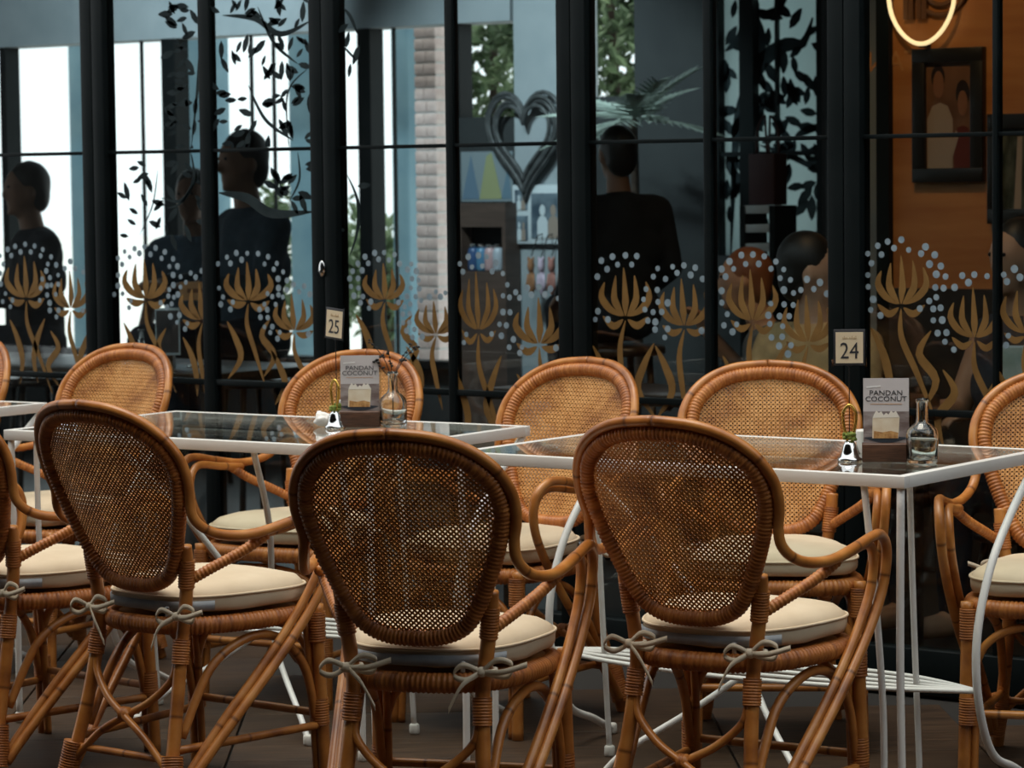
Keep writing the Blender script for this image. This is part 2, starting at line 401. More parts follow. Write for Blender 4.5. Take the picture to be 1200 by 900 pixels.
def make_chair():
    t = empty('rattan_armchair')
    ring = [bk(u, v) for u, v in OVS]
    wrapped(t, 'back_frame', ring, .0165, True, .0085, .0012, 12)
    weave(t)
    # outer pole runs over the back and becomes both arms; drawn as two halves
    oo = oval_scaled(.026)
    half = [p for p in oo if p[0] >= 0 and p[1] > .205]; half.sort(key=lambda p: math.atan2(p[1]-.205, p[0]), reverse=True)
    armpts = [(.2135, -.238, .650), (.223, -.212, .623), (.238, -.165, .606), (.254, -.09, .603), (.264, .01, .619), (.268, .08, .632), (.266, .128, .630), (.262, .164, .604), (.258, .173, .558), (.253, .155, .497), (.243, .093, .408), (.227, -.003, .303), (.208, -.106, .200), (.188, -.207, .095), (.180, -.255, .040)]
    ins = [(.238, -.085, .593), (.243, .01, .603), (.246, .08, .613), (.245, .118, .609), (.242, .143, .586), (.239, .150, .548), (.235, .133, .494), (.225, .071, .405), (.209, -.023, .300), (.190, -.126, .195), (.173, -.224, .085), (.168, -.262, .040)]
    for s in (1, -1):
        top = [bk(0, .411+.026, .004)]+[bk(u, v, .004) for u, v in half[::6] if u > .02]
        P = [Vector((p.x*s, p.y, p.z)) for p in top]+[Vector((x*s, y, z)) for x, y, z in armpts]
        pole(t, 'arm_pole', P, .0112, 6, 10, 0 if s > 0 else 5)
        pole(t, 'arm_pole', [(x*s, y, z) for x, y, z in ins], .0102, 6, 10, 2 if s > 0 else 7)
        # rear post and leg: passes in front of the back frame
        pole(t, 'leg', [(s*.153, -.204, .580), (s*.149, -.195, .53), (s*.138, -.190, .45), (s*.131, -.196, .37), (s*.140, -.226, .22), (s*.158, -.268, .06), (s*.165, -.284, 0)], .0150, 6, 10, 1)
        binding(t, (s*.1305, -.197, .372), (s*.133, -.206, .318), .0188)
        binding(t, (s*.1545, -.256, .125), (s*.170, -.272, .03), .0235)
        binding(t, (s*.1505, -.197, .548), (s*.143, -.192, .485), .0180)
        # strut from back post up to the arm
        wrapped(t, 'arm_strut', spline([(s*.146, -.190, .500), (s*.180, -.150, .528), (s*.218, -.09, .562), (s*.248, -.045, .597)], 6), .0118, False, .009, .0009)
        # front leg, doubled below the seat
        pole(t, 'leg', [(s*.200, .165, .412), (s*.200, .168, .30), (s*.203, .174, .15), (s*.206, .180, 0)], .0145, 5, 10, 3)
        pole(t, 'leg_splint', [(s*.180, .150, .37), (s*.180, .162, .25), (s*.182, .170, .12), (s*.184, .176, .0)], .0095, 5, 8, 4)
        binding(t, (s*.197, .166, .395), (s*.197, .167, .325), .0200)
        binding(t, (s*.196, .172, .195), (s*.197, .174, .135), .0210)
        # side stretcher and bent side arch
        pole(t, 'stretcher', [(s*.152, -.248, .135), (s*.176, -.03, .135), (s*.200, .172, .135)], .0095, 4, 8, 6)
        pole(t, 'side_arch', [(s*.193, .162, .15), (s*.192, .13, .27), (s*.184, .06, .345), (s*.170, -.03, .358), (s*.150, -.13, .30), (s*.146, -.218, .16)], .0105, 6, 8, 6.5)
        # rear crossed brace
        pole(t, 'cross_brace', [(s*.126, -.207, .335), (s*.118, -.217, .285), (s*.065, -.233+.004*s, .235), (0, -.243+.009*s, .200), (-s*.075, -.256+.004*s, .155), (-s*.150, -.262, .085)], .0088, 6, 8, 8 if s > 0 else 9)
        # corner braces under the seat front
        pole(t, 'corner_brace', [(s*.187, .165, .24), (s*.162, .168, .31), (s*.10, .174, .352), (0, .178, .362)], .0095, 6, 8, 4.4)
    binding(t, (-.010, -.244, .200), (.010, -.244, .200), .0165, .005)
    pole(t, 'stretcher', [(-.202, .175, .16), (0, .177, .16), (.202, .175, .16)], .0095, 4, 8, 2.2)
    pole(t, 'stretcher', [(-.152, -.255, .115), (0, -.255, .115), (.152, -.255, .115)], .0085, 4, 8, 2.6)
    ol = seat_outline(.186, -.200, .190, 64)
    wrapped(t, 'seat_ring', [Vector((x, y, .397)) for x, y in ol], .0195, True, .010, .0014, 12)
    sp = MB(); n = len(ol); vs = [(x*.97, y*.97, z) for z in (.404, .411) for x, y in ol]
    sp.add(vs, [tuple(range(n)), tuple(range(2*n-1, n-1, -1))]+[(i, (i+1) % n, (i+1) % n+n, i+n) for i in range(n)], False); sp.build('seat_panel', M_WEAVE, t)
    make_cushion(t)
    return t
chair0 = make_chair(); _first = [True]
def chair(x, y, rz, label, group):
    o = chair0 if _first[0] else copy_tree(chair0)
    _first[0] = False
    o.location = (x, y, 0); o.rotation_euler = (0, 0, R(rz)); tag(o, label, 'chair', group); return o
GA, GB = 'rattan armchairs with their backs to the terrace', 'rattan armchairs along the glass doors'
chair(-3.545, 4.535, 21, 'rattan armchair seen from behind, at the gap between the two tables with signs', GA)
chair(-3.182, 5.046, 6, 'rattan armchair seen from behind, at the table below the clear bottle', GA)
chair(-4.462, 4.812, -2, 'rattan armchair seen from behind, pushed up to the table with black twigs', GA)
chair(-5.050, 4.870, -4, 'rattan armchair seen from behind, beside the bare-topped table', GA)
chair(-5.965, 5.790, 178, 'rattan armchair facing out, between the bare-topped table and the twig table', GB)
chair(-5.070, 5.845, 187, 'rattan armchair facing out behind the number sign with twigs, below the door lock', GB)
chair(-4.378, 5.825, 176, 'rattan armchair facing out between the two tables that carry signs', GB)
chair(-3.664, 5.975, 213, 'rattan armchair facing out behind the white cup of the clear-bottle table', GB)
chair(-2.920, 6.015, 203, 'rattan armchair facing out past the end of the clear-bottle table', GB)
chair(-6.720, 5.880, 180, 'rattan armchair facing out behind the bare-topped table', GB)

# ------------------------------------------------------------------ glass-topped white metal tables
def make_table(x, y, rz, Lx, Ly, label, num):
    t = empty('glass_top_table', (x, y, 0), R(rz)); tag(t, label, 'table', 'glass topped white tables')
    hx, hy = Lx/2, Ly/2; b = .022
    for a, c in (((-hx, -hy), (hx, -hy+b)), ((-hx, hy-b), (hx, hy))):
        m = MB(); m.box((a[0], a[1], .724), (c[0], c[1], .750), .0015); m.build('top_rail', M_WHITE, t)
    for a, c in (((-hx, -hy+b), (-hx+b, hy-b)), ((hx-b, -hy+b), (hx, hy-b))):
        m = MB(); m.box((a[0], a[1], .724), (c[0], c[1], .750), .0015); m.build('top_rail', M_WHITE, t)
    m = MB(); m.box((-hx+b, -hy+b, .742), (hx-b, hy-b, .7495)); m.build('glass_top', M_TOPG, t)
    m = MB(); m.box((-hx+b, -.012, .726), (hx-b, .012, .740), .001); m.build('cross_bar', M_WHITE, t)
    def rod(name, pts, r=.0085, per=6):
        m = MB(); m.tube(spline(pts, per) if len(pts) > 2 else [Vector(p) for p in pts], r, 9); return m.build(name, M_WHITE, t)
    def cap(p):
        m = MB(); m.lathe([(.011, 0), (.013, .004), (.0125, .022), (.0095, .026)], (p[0], p[1], 0), 12); m.build('foot_cap', M_RUB, t)
    for s in (-1, 1):
        xe = s*(hx-.015)
        rod('leg', [(xe, -hy+.012, .724), (xe-s*.004, -hy+.016, .35), (xe, -hy+.02, .012)]); cap((xe, -hy+.02))
        rod('leg', [(xe-s*.085, -hy+.012, .724), (xe-s*.07, -hy+.03, .5), (xe-s*.062, -hy+.05, .25), (xe-s*.06, -hy+.05, .012)], .0075); cap((xe-s*.06, -hy+.05))
        # bowed rear leg: one long C in the plane of the table's end
        rod('bowed_leg', [(xe, hy-.012, .724), (xe, .19, .615), (xe, .085, .50), (xe, .025, .36), (xe, .035, .22), (xe, .10, .10), (xe, .21, .05), (xe, hy-.05, .012)], .0095, 8); cap((xe, hy-.05))
        rod('leg', [(xe-s*.15, 0, .727), (xe-s*.15, .02, .40), (xe-s*.15, .05, .012)], .0070); cap((xe-s*.15, .05))
        # lower V
    for s in (-1, 1):
        rod('diagonal_brace', [(s*.215, -hy+.016, .724), (s*.13, -.16, .53), (s*.04, -.04, .33), (s*.008, 0, .262)], .0080, 5)
        rod('diagonal_brace', [(s*.008, 0, .240), (s*.10, -.08, .16), (s*.22, -.17, .07), (s*.27, -.20, .012)], .0075, 5); cap((s*.27, -.20))
    # shelf of rods gathered at both ends
    e = hx-.015
    for k in (-2, -1, 0, 1, 2):
        rod('shelf_rod', [(-e, .04, .245), (-e*.60, .035+k*.046, .248), (0, .01+k*.060, .250), (e*.60, .035+k*.046, .248), (e, .04, .245)], .0056, 5)
    return t
make_table(-3.475, 5.555, 1.5, 1.15, .68, 'white glass-topped table with a number sign, menu card and clear empty bottle', 24)
make_table(-4.855, 5.482, 3.6, 1.15, .68, 'white glass-topped table with a number sign and black twigs in a bottle', 25)
make_table(-6.535, 5.45, 3, 1.15, .68, 'white glass-topped table with nothing on it, past the twig table', 26)

# ------------------------------------------------------------------ things on the tables
M_CARD = mat('card_paper', (.62, .58, .58), .6)
M_CARDP = mat('card_photo_blur', (.16, .11, .10), .5, col2=(.42, .37, .36), scale=26, stretch=(.6, 1, 2.2))
M_CAKE = mat('cake_sponge', (.74, .60, .42), .7, col2=(.82, .72, .56), scale=40)
M_CRUMB = mat('cake_crust', (.36, .16, .045), .7, col2=(.66, .38, .14), scale=90)
M_CREAM = mat('cake_cream', (.86, .80, .70), .6)
M_PLATE = mat('print_dark_plate', (.035, .045, .06), .5)
M_INK = mat('print_ink', (.035, .035, .04), .6)
M_INKW = mat('print_white', (.86, .85, .84), .6)
M_INKO = mat('print_orange', (.55, .28, .10), .6)
M_FADED = mat('faded_tan_ink', (.55, .40, .22), .6)
M_SIGNP = mat('sign_paper', (.84, .70, .48), .55)
M_ACRYL = glassmat('acrylic', (.93, .95, .95), 1.3)
M_TWIG = mat('black_twig', (.012, .011, .010), .7)
M_GREEN = mat('moss_green', (.10, .15, .02), .8, col2=(.24, .28, .05), scale=80)

def menu(x, y, rz, label):
    t = empty('menu_card_holder', (x, y, .750), R(rz)); tag(t, label, 'menu card', 'menu cards in wooden blocks')
    m = MB(); m.box((-.052, -.022, 0), (.052, .022, .040), .0025); m.build('wooden_block', M_WOODB, t)
    # card leans back a little; front faces -y
    W, H0, H1 = .049, .038, .180
    rot = Matrix.Rotation(R(-4), 4, 'X'); mw = Matrix.Translation((0, 0, 0)) @ rot
    def plane(poly, name, mt, d, parent, th=.0004):
        m = MB(); m.plate(poly, Vector((0, -d, 0)), Vector((1, 0, 0)), Vector((0, 0, 1)), th); o = m.build(name, mt, parent); o.data.transform(mw); return o
    m = MB(); m.box((-W, -.001, H0), (W, .001, H1)); card = m.build('card', M_CARD, t); card.data.transform(mw)
    m = MB(); m.box((-W-.004, .0015, H0), (W+.004, .0035, H1+.001)); m.box((W+.001, -.003, H0), (W+.004, .0015, H1+.001)); a = m.build('acrylic_sleeve', M_ACRYL, t); a.data.transform(mw)
    plane([(-W, H0), (W, H0), (W, .108), (-W, .108)], 'card_photo', M_CARDP, .0014, card)
    pl = [(-.046+.092*i/12, .050-.010*math.sin(PI*i/12)) for i in range(13)]+[(.046-.092*i/12, .052+.002*math.sin(PI*i/12)) for i in range(13)]
    plane(pl, 'printed_plate', M_PLATE, .0019, card)
    plane([(-.030, .050), (.026, .050), (.029, .096), (-.029, .094)], 'printed_cake', M_CAKE, .0024, card)
    cream = [(-.029, .094)]+[(-.026+.0052*i, .102+.006*(i % 2)+.003*math.sin(i)) for i in range(11)]+[(.029, .095)]
    plane(cream, 'printed_cream', M_CREAM, .0028, card)
    plane([(-.027, .050), (.025, .050), (.026, .062), (.010, .066), (-.008, .063), (-.026, .066)], 'printed_crust', M_CRUMB, .0029, card)
    fl = Matrix(((1, 0, 0, 0), (0, 0, -1, 0), (0, 1, 0, 0), (0, 0, 0, 1)))
    for s, z in (('PANDAN', .143), ('COCONUT', .130)):
        text_mesh(s, .0155, 'printed_word', M_INK, card, mw @ Matrix.Translation((0, -.0014, z)) @ fl @ Matrix.Diagonal((1.12, 1, 1, 1)))
    plane([(-.042, .159), (-.012, .161), (-.012, .164), (-.042, .162)], 'printed_banner', M_INKW, .0014, card)
    plane([(-.034, .1235), (.034, .1235), (.034, .1245), (-.034, .1245)], 'printed_rule', M_INKO, .0014, card)
    return t
def sign(x, y, rz, num, label, tilt=0):
    t = empty('table_number_stand', (x, y, .750), R(rz)); tag(t, label, 'table sign')
    m = MB(); m.lathe([(.026, 0), (.0265, .006), (.021, .010), (.017, .022), (.014, .036), (.009, .044), (.004, .047)], sides=24); m.build('base', M_STEEL, t)
    m = MB(); m.tube(spline([(-.004, 0, .044), (-.012, 0, .075), (-.0135, 0, .105), (0, 0, .122), (.0135, 0, .105), (.012, 0, .075), (.004, 0, .044)], 8), .0036, 8); m.build('handle_loop', M_BRASS, t)
    m = MB()
    rnd = random.Random(num)
    for i in range(26):
        a = rnd.uniform(0, 6.28); m.sphere((.011*math.cos(a), .011*math.sin(a), .046+rnd.uniform(0, .014)), .0055, (1, 1, .8), 7, 5)
    m.build('moss_sprig', M_GREEN, t)
    zt = .212 if num == 24 else .228
    m = MB(); m.tube(spline([(0, .004, .045), (0, .006, .12), (tilt*.0002, .004, zt)], 6), .0011, 6)
    m.tube([Vector((.010*math.cos(a), .004, zt+.004+.010*math.sin(a))) for a in [2*PI*i/16 for i in range(16)]], .0010, 5, True); m.build('wire_clip', M_WIRE, t)
    cd_ = Matrix.Translation((0, -.001, zt-.004)) @ Matrix.Rotation(R(tilt), 4, 'Y')
    m = MB(); m.box((-.034, 0, 0), (.034, .002, .078), .0008); k = m.build('card_border', M_INK, t); k.data.transform(cd_)
    m = MB(); m.box((-.0295, -.0006, .005), (.0295, .0, .072)); q = m.build('card_face', M_SIGNP, k); q.data.transform(cd_)
    m = MB()
    for a, b in (((-.037, -.002, -.002), (-.034, .003, .080)), ((.034, -.002, -.002), (.037, .003, .080)), ((-.034, .002, -.002), (.034, .0032, .080))): m.box(a, b)
    q = m.build('acrylic_edge', M_ACRYL, t); q.data.transform(cd_)
    fl = Matrix(((1, 0, 0, 0), (0, 0, -1, 0), (0, 1, 0, 0), (0, 0, 0, 1)))
    text_mesh(str(num), .050, 'printed_number', M_INK, k, cd_ @ Matrix.Translation((0, -.0010, .015)) @ fl @ Matrix.Diagonal((.84, 1, 1, 1)))
    m = MB(); rs = random.Random(9)      # line of small faded script, too worn to read
    for i in range(11):
        if i == 4: continue
        u = -.0145+i*.0028; hh_ = rs.choice((.0035, .0035, .0065)); m.box((u, -.0012, .0575), (u+.0012, -.0006, .0575+hh_)); m.box((u, -.0012, .0575), (u+.0025, -.0006, .0583))
    q = m.build('faded_script', M_FADED, k); q.data.transform(cd_); q['kind'] = 'stuff'
    return t
def bottle(x, y, label, twigs=False):
    t = empty('glass_bottle', (x, y, .750)); tag(t, label, 'bottle')
    prof = [(.030, 0), (.0335, .003), (.0345, .012), (.0345, .062), (.032, .072), (.024, .080), (.0155, .086), (.0125, .095), (.0118, .128), (.0138, .130), (.0138, .137), (.0118, .139), (.0100, .138), (.0098, .095), (.0125, .086), (.021, .079), (.029, .070), (.0315, .061), (.0315, .012), (.026, .007), (.010, .010)]
    m = MB(); m.lathe(prof, sides=28); m.build('bottle_body', M_BOTTLE, t)
    if twigs:
        rnd = random.Random(5); s = MB(); f = MB()
        for k in range(5):
            a = rnd.uniform(0, 6.28); sp = rnd.uniform(.02, .05); h = rnd.uniform(.16, .225)
            P = spline([(0, 0, .02), (.003*math.cos(a), .003*math.sin(a), .11), (sp*.5*math.cos(a), sp*.5*math.sin(a), h*.8), (sp*math.cos(a)*1.3, sp*math.sin(a)*1.3, h)], 6)
            s.tube(P, .0011, 5)
            for i in range(7):
                p = P[rnd.randrange(len(P)*2//3, len(P))]
                f.sphere((p.x+rnd.uniform(-.006, .006), p.y+rnd.uniform(-.006, .006), p.z+rnd.uniform(-.006, .006)), rnd.uniform(.003, .0055), (1, 1, .7), 7, 5)
        tw = empty('dried_twigs', (x, y, .752)); tag(tw, 'black dried twigs standing in a glass bottle', 'twigs')
        s.build('stems', M_TWIG, tw); f.build('buds', M_TWIG, tw)['kind'] = 'stuff'
    return t
def cup(x, y, label, r=.034, h=.052):
    t = empty('china_cup', (x, y, .750)); tag(t, label, 'cup')
    m = MB(); m.lathe([(r*.62, 0), (r*.68, .003), (r*.86, h*.4), (r, h*.95), (r*1.0, h), (r*.95, h), (r*.82, h*.4), (r*.6, .006)], sides=28); m.build('cup_body', M_CHINA, t)
    return t
def tbl(px, py): p = at(px, py, z=.75); return p.x, p.y
x, y = tbl(1035, 541); menu(x+.003, y+.008, 30, 'PANDAN COCONUT menu card in a walnut block beside the clear empty bottle')
x, y = tbl(993, 541); sign(x, y+.01, 34, 24, 'upright sign reading 24 on a brass loop stand by the empty bottle', 0)
x, y = tbl(1078, 543); bottle(x, y+.01, 'clear empty glass bottle beside a menu card')
x, y = tbl(1008, 534); cup(x-.01, y+.06, 'white china cup behind the upright sign, near the empty bottle')
x, y = tbl(422, 500); menu(x, y, 33, 'PANDAN COCONUT menu card in a walnut block beside the black twigs')
x, y = tbl(393, 502); sign(x, y, -8, 25, 'tilted sign reading 25 on a brass loop stand by the napkin', 5)
x, y = tbl(461, 500); bottle(x, y, 'clear glass bottle holding black dried twigs', True)
x, y = tbl(400, 494); cup(x-.01, y+.05, 'white china cup behind the tilted sign, near the napkin')
# crumpled napkin and glass by the 25 stand
nx, ny = tbl(378, 500)
m = MB(); m.sphere((0, 0, .018), .021, (1.1, 1, .85), 18, 12)
m.v = [tuple(Vector(v)*(1+.35*noise.noise(Vector(v)*70))) for v in m.v]
zmin = min(v[2] for v in m.v); m.v = [(v[0], v[1], v[2]-zmin) for v in m.v]
o = m.build('crumpled_napkin', M_CHINA); o.location = (nx, ny, .750); tag(o, 'crumpled white paper napkin beside the tilted sign', 'napkin')

# ------------------------------------------------------------------ glass doors with painted flowers
def gx(px, py=300): return at(px, py, Y=YG).x
ZU, ZL, ZT = 1.4705, .745, 2.35
PXT = Vector((1, 0, 0)); PZ = Vector((0, 0, 1))
def crescent(pts, wid, n=10):
    P = [Vector((a, b, 0)) for a, b in pts]; C_ = spline([(p.x, p.y, 0) for p in P], max(2, n//(len(P)-1)))
    L, Rr = [], []
    for i, p in enumerate(C_):
        a = C_[max(i-1, 0)]; b = C_[min(i+1, len(C_)-1)]; t = (b-a).normalized(); s = i/(len(C_)-1)
        h = wid*max(math.sin(PI*min(max(s, .02), .98))**.8, .04)
        L.append((p.x-t.y*h, p.y+t.x*h)); Rr.append((p.x+t.y*h, p.y-t.x*h))
    return L+Rr[::-1]
def disc(cx, cy, r, n=10): return [(cx+r*math.cos(2*PI*i/n), cy+r*math.sin(2*PI*i/n)) for i in range(n)]
YP = YG-.0040      # painted face of the panes (paint lies on the terrace side)
ALLDOTS = []
def flower(parent, px, pyt, pyb, pw, seed, dots=True, clip=None):
    """tulip of gold petals: pyt / pyb pixel rows of petal tip and base, pw its pixel width"""
    rnd = random.Random(seed); b = at(px, pyb, Y=YG); tp = at(px, pyt, Y=YG); h = tp.z-b.z
    W = abs(at(px+pw/2, pyb, Y=YG).x-at(px-pw/2, pyb, Y=YG).x)/2
    org = Vector((b.x, YP, b.z)); g = MB()
    def ok(poly): return clip is None or all(clip[0] < b.x+u < clip[1] for u, v in poly)
    def put(poly, mb):
        if clip: poly = [(min(max(u, clip[0]-b.x+.001), clip[1]-b.x-.001), v) for u, v in poly]
        if max(u for u, v in poly)-min(u for u, v in poly) < .004: return
        mb.plate(poly, org, PXT, PZ, .0008)
    ks = [-1, -.52, 0, .5, .98]
    for k in ks:
        j = rnd.uniform(-.06, .06); hh = h*(1-.30*abs(k)+rnd.uniform(-.04, .04))
        put(crescent([(k*W*.14, h*.03), (k*W*.66+j*W*.5, h*.17+h*.08*(1-abs(k))), (k*W*1.0+j*W, h*.42), (k*W*.86-W*.06*(k == 0)+j*W, hh)], W*.142), g)
    for s in (-1, 1):
        put(crescent([(s*W*.10, -h*.04), (s*W*.5, -h*.14+rnd.uniform(-.05, .05)*h), (s*W*.95, h*.02)], W*.13), g)
    # stem and leaves
    sw = rnd.uniform(-.06, .10)
    st = [(0, -h*.06), (sw*.2-.01, -h*.6), (sw*.6+.015, -h*1.3), (sw+.05, -h*2.2)]
    put(crescent(st, .0095, 16), g)
    for k in range(2):
        s = -1 if k == 0 else 1; ox = s*rnd.uniform(.06, .10); zt = -h*rnd.uniform(.35, .7)
        put(crescent([(ox+s*.02, zt), (ox-s*.015, zt-h*.45), (ox+s*.035*rnd.choice((-1, 1)), zt-h*.95), (ox+rnd.uniform(-.02, .05), zt-h*1.5)], .0125, 14), g)
    g.build('painted_tulip', M_GOLD, parent)
    if dots:
        d = MB(); DOTS = ALLDOTS; r0 = .0096
        for row, (sc, off) in enumerate(((1.24, 0), (1.60, .5))):
            rx, rz_ = W*sc+.012, h*(.62+.17*row); n = int(11+row*4)
            for i in range(-1, n+2):
                a = PI*(-.20+1.40*(i+off)/n)
                u = rx*math.cos(a)+rnd.uniform(-.003, .003); v = h*.48+rz_*math.sin(a)+rnd.uniform(-.003, .003)
                if rnd.random() < .05: continue
                r = r0*rnd.uniform(.8, 1.12)
                if clip and not (clip[0]+r < b.x+u < clip[1]-r): continue
                if any((b.x+u-q[0])**2+(b.z+v-q[1])**2 < (r+q[2])**2 for q in DOTS): continue
                DOTS.append((b.x+u, b.z+v, r)); d.plate(disc(u, v, r), org, PXT, PZ, .0010)
        d.build('painted_dots', M_DOT, parent)
def leafpoly(cx, cy, l, w_, a):
    pts = [(0, 0), (.25, .8), (.55, 1), (.85, .5), (1, 0), (.85, -.5), (.55, -1), (.25, -.8)]
    c, s = math.cos(a), math.sin(a)
    return [(cx+(u*l)*c-(v*w_/2)*s, cy+(u*l)*s+(v*w_/2)*c) for u, v in pts]

DOORS = []
def slab_(name, a, b, mt):
    m = MB(); m.box(a, b); return m.build(name, mt)
def door(i, p0, p1, pm, st, mw_, label):
    """p0..p1: pixel columns of the door's outer edges, pm: its middle mullion"""
    x0, x1, xm = gx(p0), gx(p1), gx(pm)
    d = struct(empty('door_%d' % i, ((x0+x1)/2, YG, 0)), label, 'glass door')
    ox, oy = (x0+x1)/2, YG
    def part(name, a, b, mt=M_BLACK, bev=.003, parent=d):
        m = MB(); m.box((a[0]-ox, a[1]-oy, a[2]), (b[0]-ox, b[1]-oy, b[2]), bev); return m.build(name, mt, parent)
    e = .0015
    part('stile', (x0+e, YG-.03, 0), (x0+st, YG+.03, ZT)); part('stile', (x1-st, YG-.03, 0), (x1-e, YG+.03, ZT))
    part('mullion', (xm-mw_/2, YG-.018, .12), (xm+mw_/2, YG+.018, ZT-.1))
    for k, (z0, z1) in enumerate(((0, .12), (ZT-.10, ZT))): part('rail', (x0+st, YG-.028, z0), (x1-st, YG+.028, z1))
    cols = [(x0+st, xm-mw_/2), (xm+mw_/2, x1-st)]; panes = []
    for (a, b) in cols:
        part('glazing_bar', (a, YG-.012, ZU-.0055), (b, YG+.012, ZU+.0055), bev=.001)
        part('glazing_bar', (a, YG-.014, ZL-.009), (b, YG+.014, ZL+.009), bev=.001)
        for z0, z1 in ((.12, ZL-.009), (ZL+.009, ZU-.0055), (ZU+.0055, ZT-.10)):
            p = part('glass_pane', (a, YG-.003, z0), (b, YG+.003, z1), M_PANE, 0); panes.append((p, a, b, z0, z1))
    DOORS.append((d, panes, (ox, oy)))
    return d, cols
def on_pane(dno, col, row):
    d, panes, (ox, oy) = DOORS[dno]; return panes[col*3+row]
def painted(dno, col, fn):
    """paint lies on the middle pane; geometry is built in place, then moved to the pane's own frame"""
    pane, a, b, z0, z1 = on_pane(dno, col, 1); d, _, (ox, oy) = DOORS[dno]
    before = set(pane.children); fn(pane, (a, b))
    for o in pane.children:
        if o not in before: o.data.transform(Matrix.Translation((-ox, -oy, 0)))
SW = .049
door(1, -142, 119, -12, SW, .030, 'black-framed glass door with two faint tulips, at the left end')
door(2, 119, 387, 247, SW, .046, 'black-framed glass door with painted branches and a small lock')
door(3, 387, 677, 532, SW, .026, 'black-framed glass door before the brick column and heart wreath')
door(4, 677, 995, 833, SW, .024, 'black-framed glass door before the pale tree mural panel')
door(5, 995, 1322, 1169, SW, .014, 'black-framed glass door before the orange wall')
door(6, 1322, 1690, 1506, SW, .024, 'black-framed plain glass door beyond the last painted tulips')
door(7, -392, -142, -266, SW, .030, 'black-framed plain glass door before the dark end of the room')
struct(slab_('wall_front_right', (gx(1690)+.002, YG-.05, 0), (3.0, YG+.05, ZT), M_BLACK), 'dark wall beside the glass doors', 'wall')
for (dn, cl, lst) in ((0, 1, [(32, 300, 350, 44, 1), (84, 318, 362, 40, 2)]),
                      (1, 0, [(172, 302, 351, 48, 3), (238, 330, 376, 48, 4)]),
                      (1, 1, [(292, 308, 353, 52, 5), (346, 345, 388, 46, 6)]),
                      (2, 0, [(452, 308, 352, 46, 7), (512, 352, 392, 44, 8)]),
                      (2, 1, [(562, 318, 388, 42, 9), (633, 350, 404, 56, 10)]),
                      (3, 0, [(734, 314, 372, 56, 11), (803, 326, 383, 54, 12)]),
                      (3, 1, [(883, 314, 377, 54, 13), (948, 344, 402, 54, 14)]),
                      (4, 0, [(1057, 297, 358, 58, 15), (1143, 337, 397, 56, 16)]),
                      (4, 1, [(1204, 330, 392, 56, 17)])):
    for (px, pt, pb, pw, sd_) in lst:
        painted(dn, cl, lambda pane, cp: flower(pane, px, pt, pb, pw, sd_, True, cp))
def branches(dno, col, row, stems, n, seed, region, sz=(.036, .066)):
    pane, a, b, z0, z1 = on_pane(dno, col, row); d, _, (ox, oy) = DOORS[dno]; rnd = random.Random(seed); m = MB()
    org = Vector((0, YP, 0))
    def cl(poly): return [(min(max(u, a+.002), b-.002), min(max(v, z0+.002), z1-.002)) for u, v in poly]
    def ok(poly): return max(u for u, v in poly)-min(u for u, v in poly) > .005 and max(v for u, v in poly)-min(v for u, v in poly) > .004
    anchors = []
    for pts, wd in stems:
        P = [(at(px, py, Y=YG).x, at(px, py, Y=YG).z) for px, py in pts]
        c = cl(crescent(P, wd, 18))
        if ok(c): m.plate(c, org, PXT, PZ, .0008)
        anchors += [(p.x, p.y) for p in spline([(u, v, 0) for u, v in P], 5)]
    for k in range(n):
        px, py = rnd.uniform(region[0], region[2]), rnd.uniform(region[1], region[3]); p = at(px, py, Y=YG)
        q = min(anchors, key=lambda s: (s[0]-p.x)**2+(s[1]-p.z)**2); ang = math.atan2(p.z-q[1], p.x-q[0])+rnd.uniform(-.7, .7)
        l = rnd.uniform(*sz); c = cl(leafpoly(p.x, p.z, l, l*.36, ang))
        if ok(c): m.plate(c, org, PXT, PZ, .0008)
    o = m.build('painted_branch', M_LEAFP, pane); o.data.transform(Matrix.Translation((-ox, -oy, 0)))
branches(1, 0, 2, [([(246, 20), (236, 60), (232, 110), (225, 175)], .006)], 46, 21, (203, 0, 238, 178))
branches(1, 0, 1, [([(225, 178), (228, 210), (214, 235), (190, 232)], .007), ([(240, 196), (215, 236), (196, 244)], .004), ([(165, 275), (180, 240), (186, 200)], .0025)], 30, 22, (148, 185, 236, 280))
branches(1, 1, 2, [([(262, 18), (300, 22), (330, 40), (366, 24)], .010), ([(303, 8), (322, 50), (350, 75)], .006), ([(292, 100), (312, 140), (345, 165)], .006), ([(340, 178), (338, 110), (362, 80)], .003)], 84, 23, (256, 0, 366, 172))
branches(1, 1, 1, [([(258, 226), (290, 232), (320, 250), (368, 248)], .017), ([(350, 178), (352, 210), (340, 236)], .004)], 18, 24, (318, 185, 366, 235))
branches(2, 0, 2, [([(404, 10), (412, 20), (420, 40)], .006), ([(404, 55), (418, 70)], .004)], 4, 25, (404, 5, 425, 80))
branches(2, 0, 1, [([(408, 205), (420, 235), (420, 270), (411, 300)], .006)], 2, 26, (404, 200, 425, 290))
# lock on the right stile of the second door
d2 = DOORS[1][0]; p = at(378, 315, Y=YG-.03); m = MB()
ox, oy = DOORS[1][2]
m.lathe([(.011, 0), (.012, .003), (.010, .006)], sides=20, sy=2.2); o = m.build('lock_plate', M_STEEL, d2); o.data.transform(Matrix.Translation((p.x-ox, -.030, p.z)) @ Matrix.Rotation(R(90), 4, 'X'))
m = MB(); m.box((-.003, -.008, -.012), (.003, 0, .012), .001); q = m.build('keyhole', M_WIRE, d2); q.data.transform(Matrix.Translation((p.x-ox, -.031, p.z)))
# lintel above the doors
m = MB(); m.box((-17, YG-.09, ZT+.002), (3.0, YG+.09, 3.15)); struct(m.build('wall_front', M_BLACK), 'dark lintel over the glass doors', 'wall')

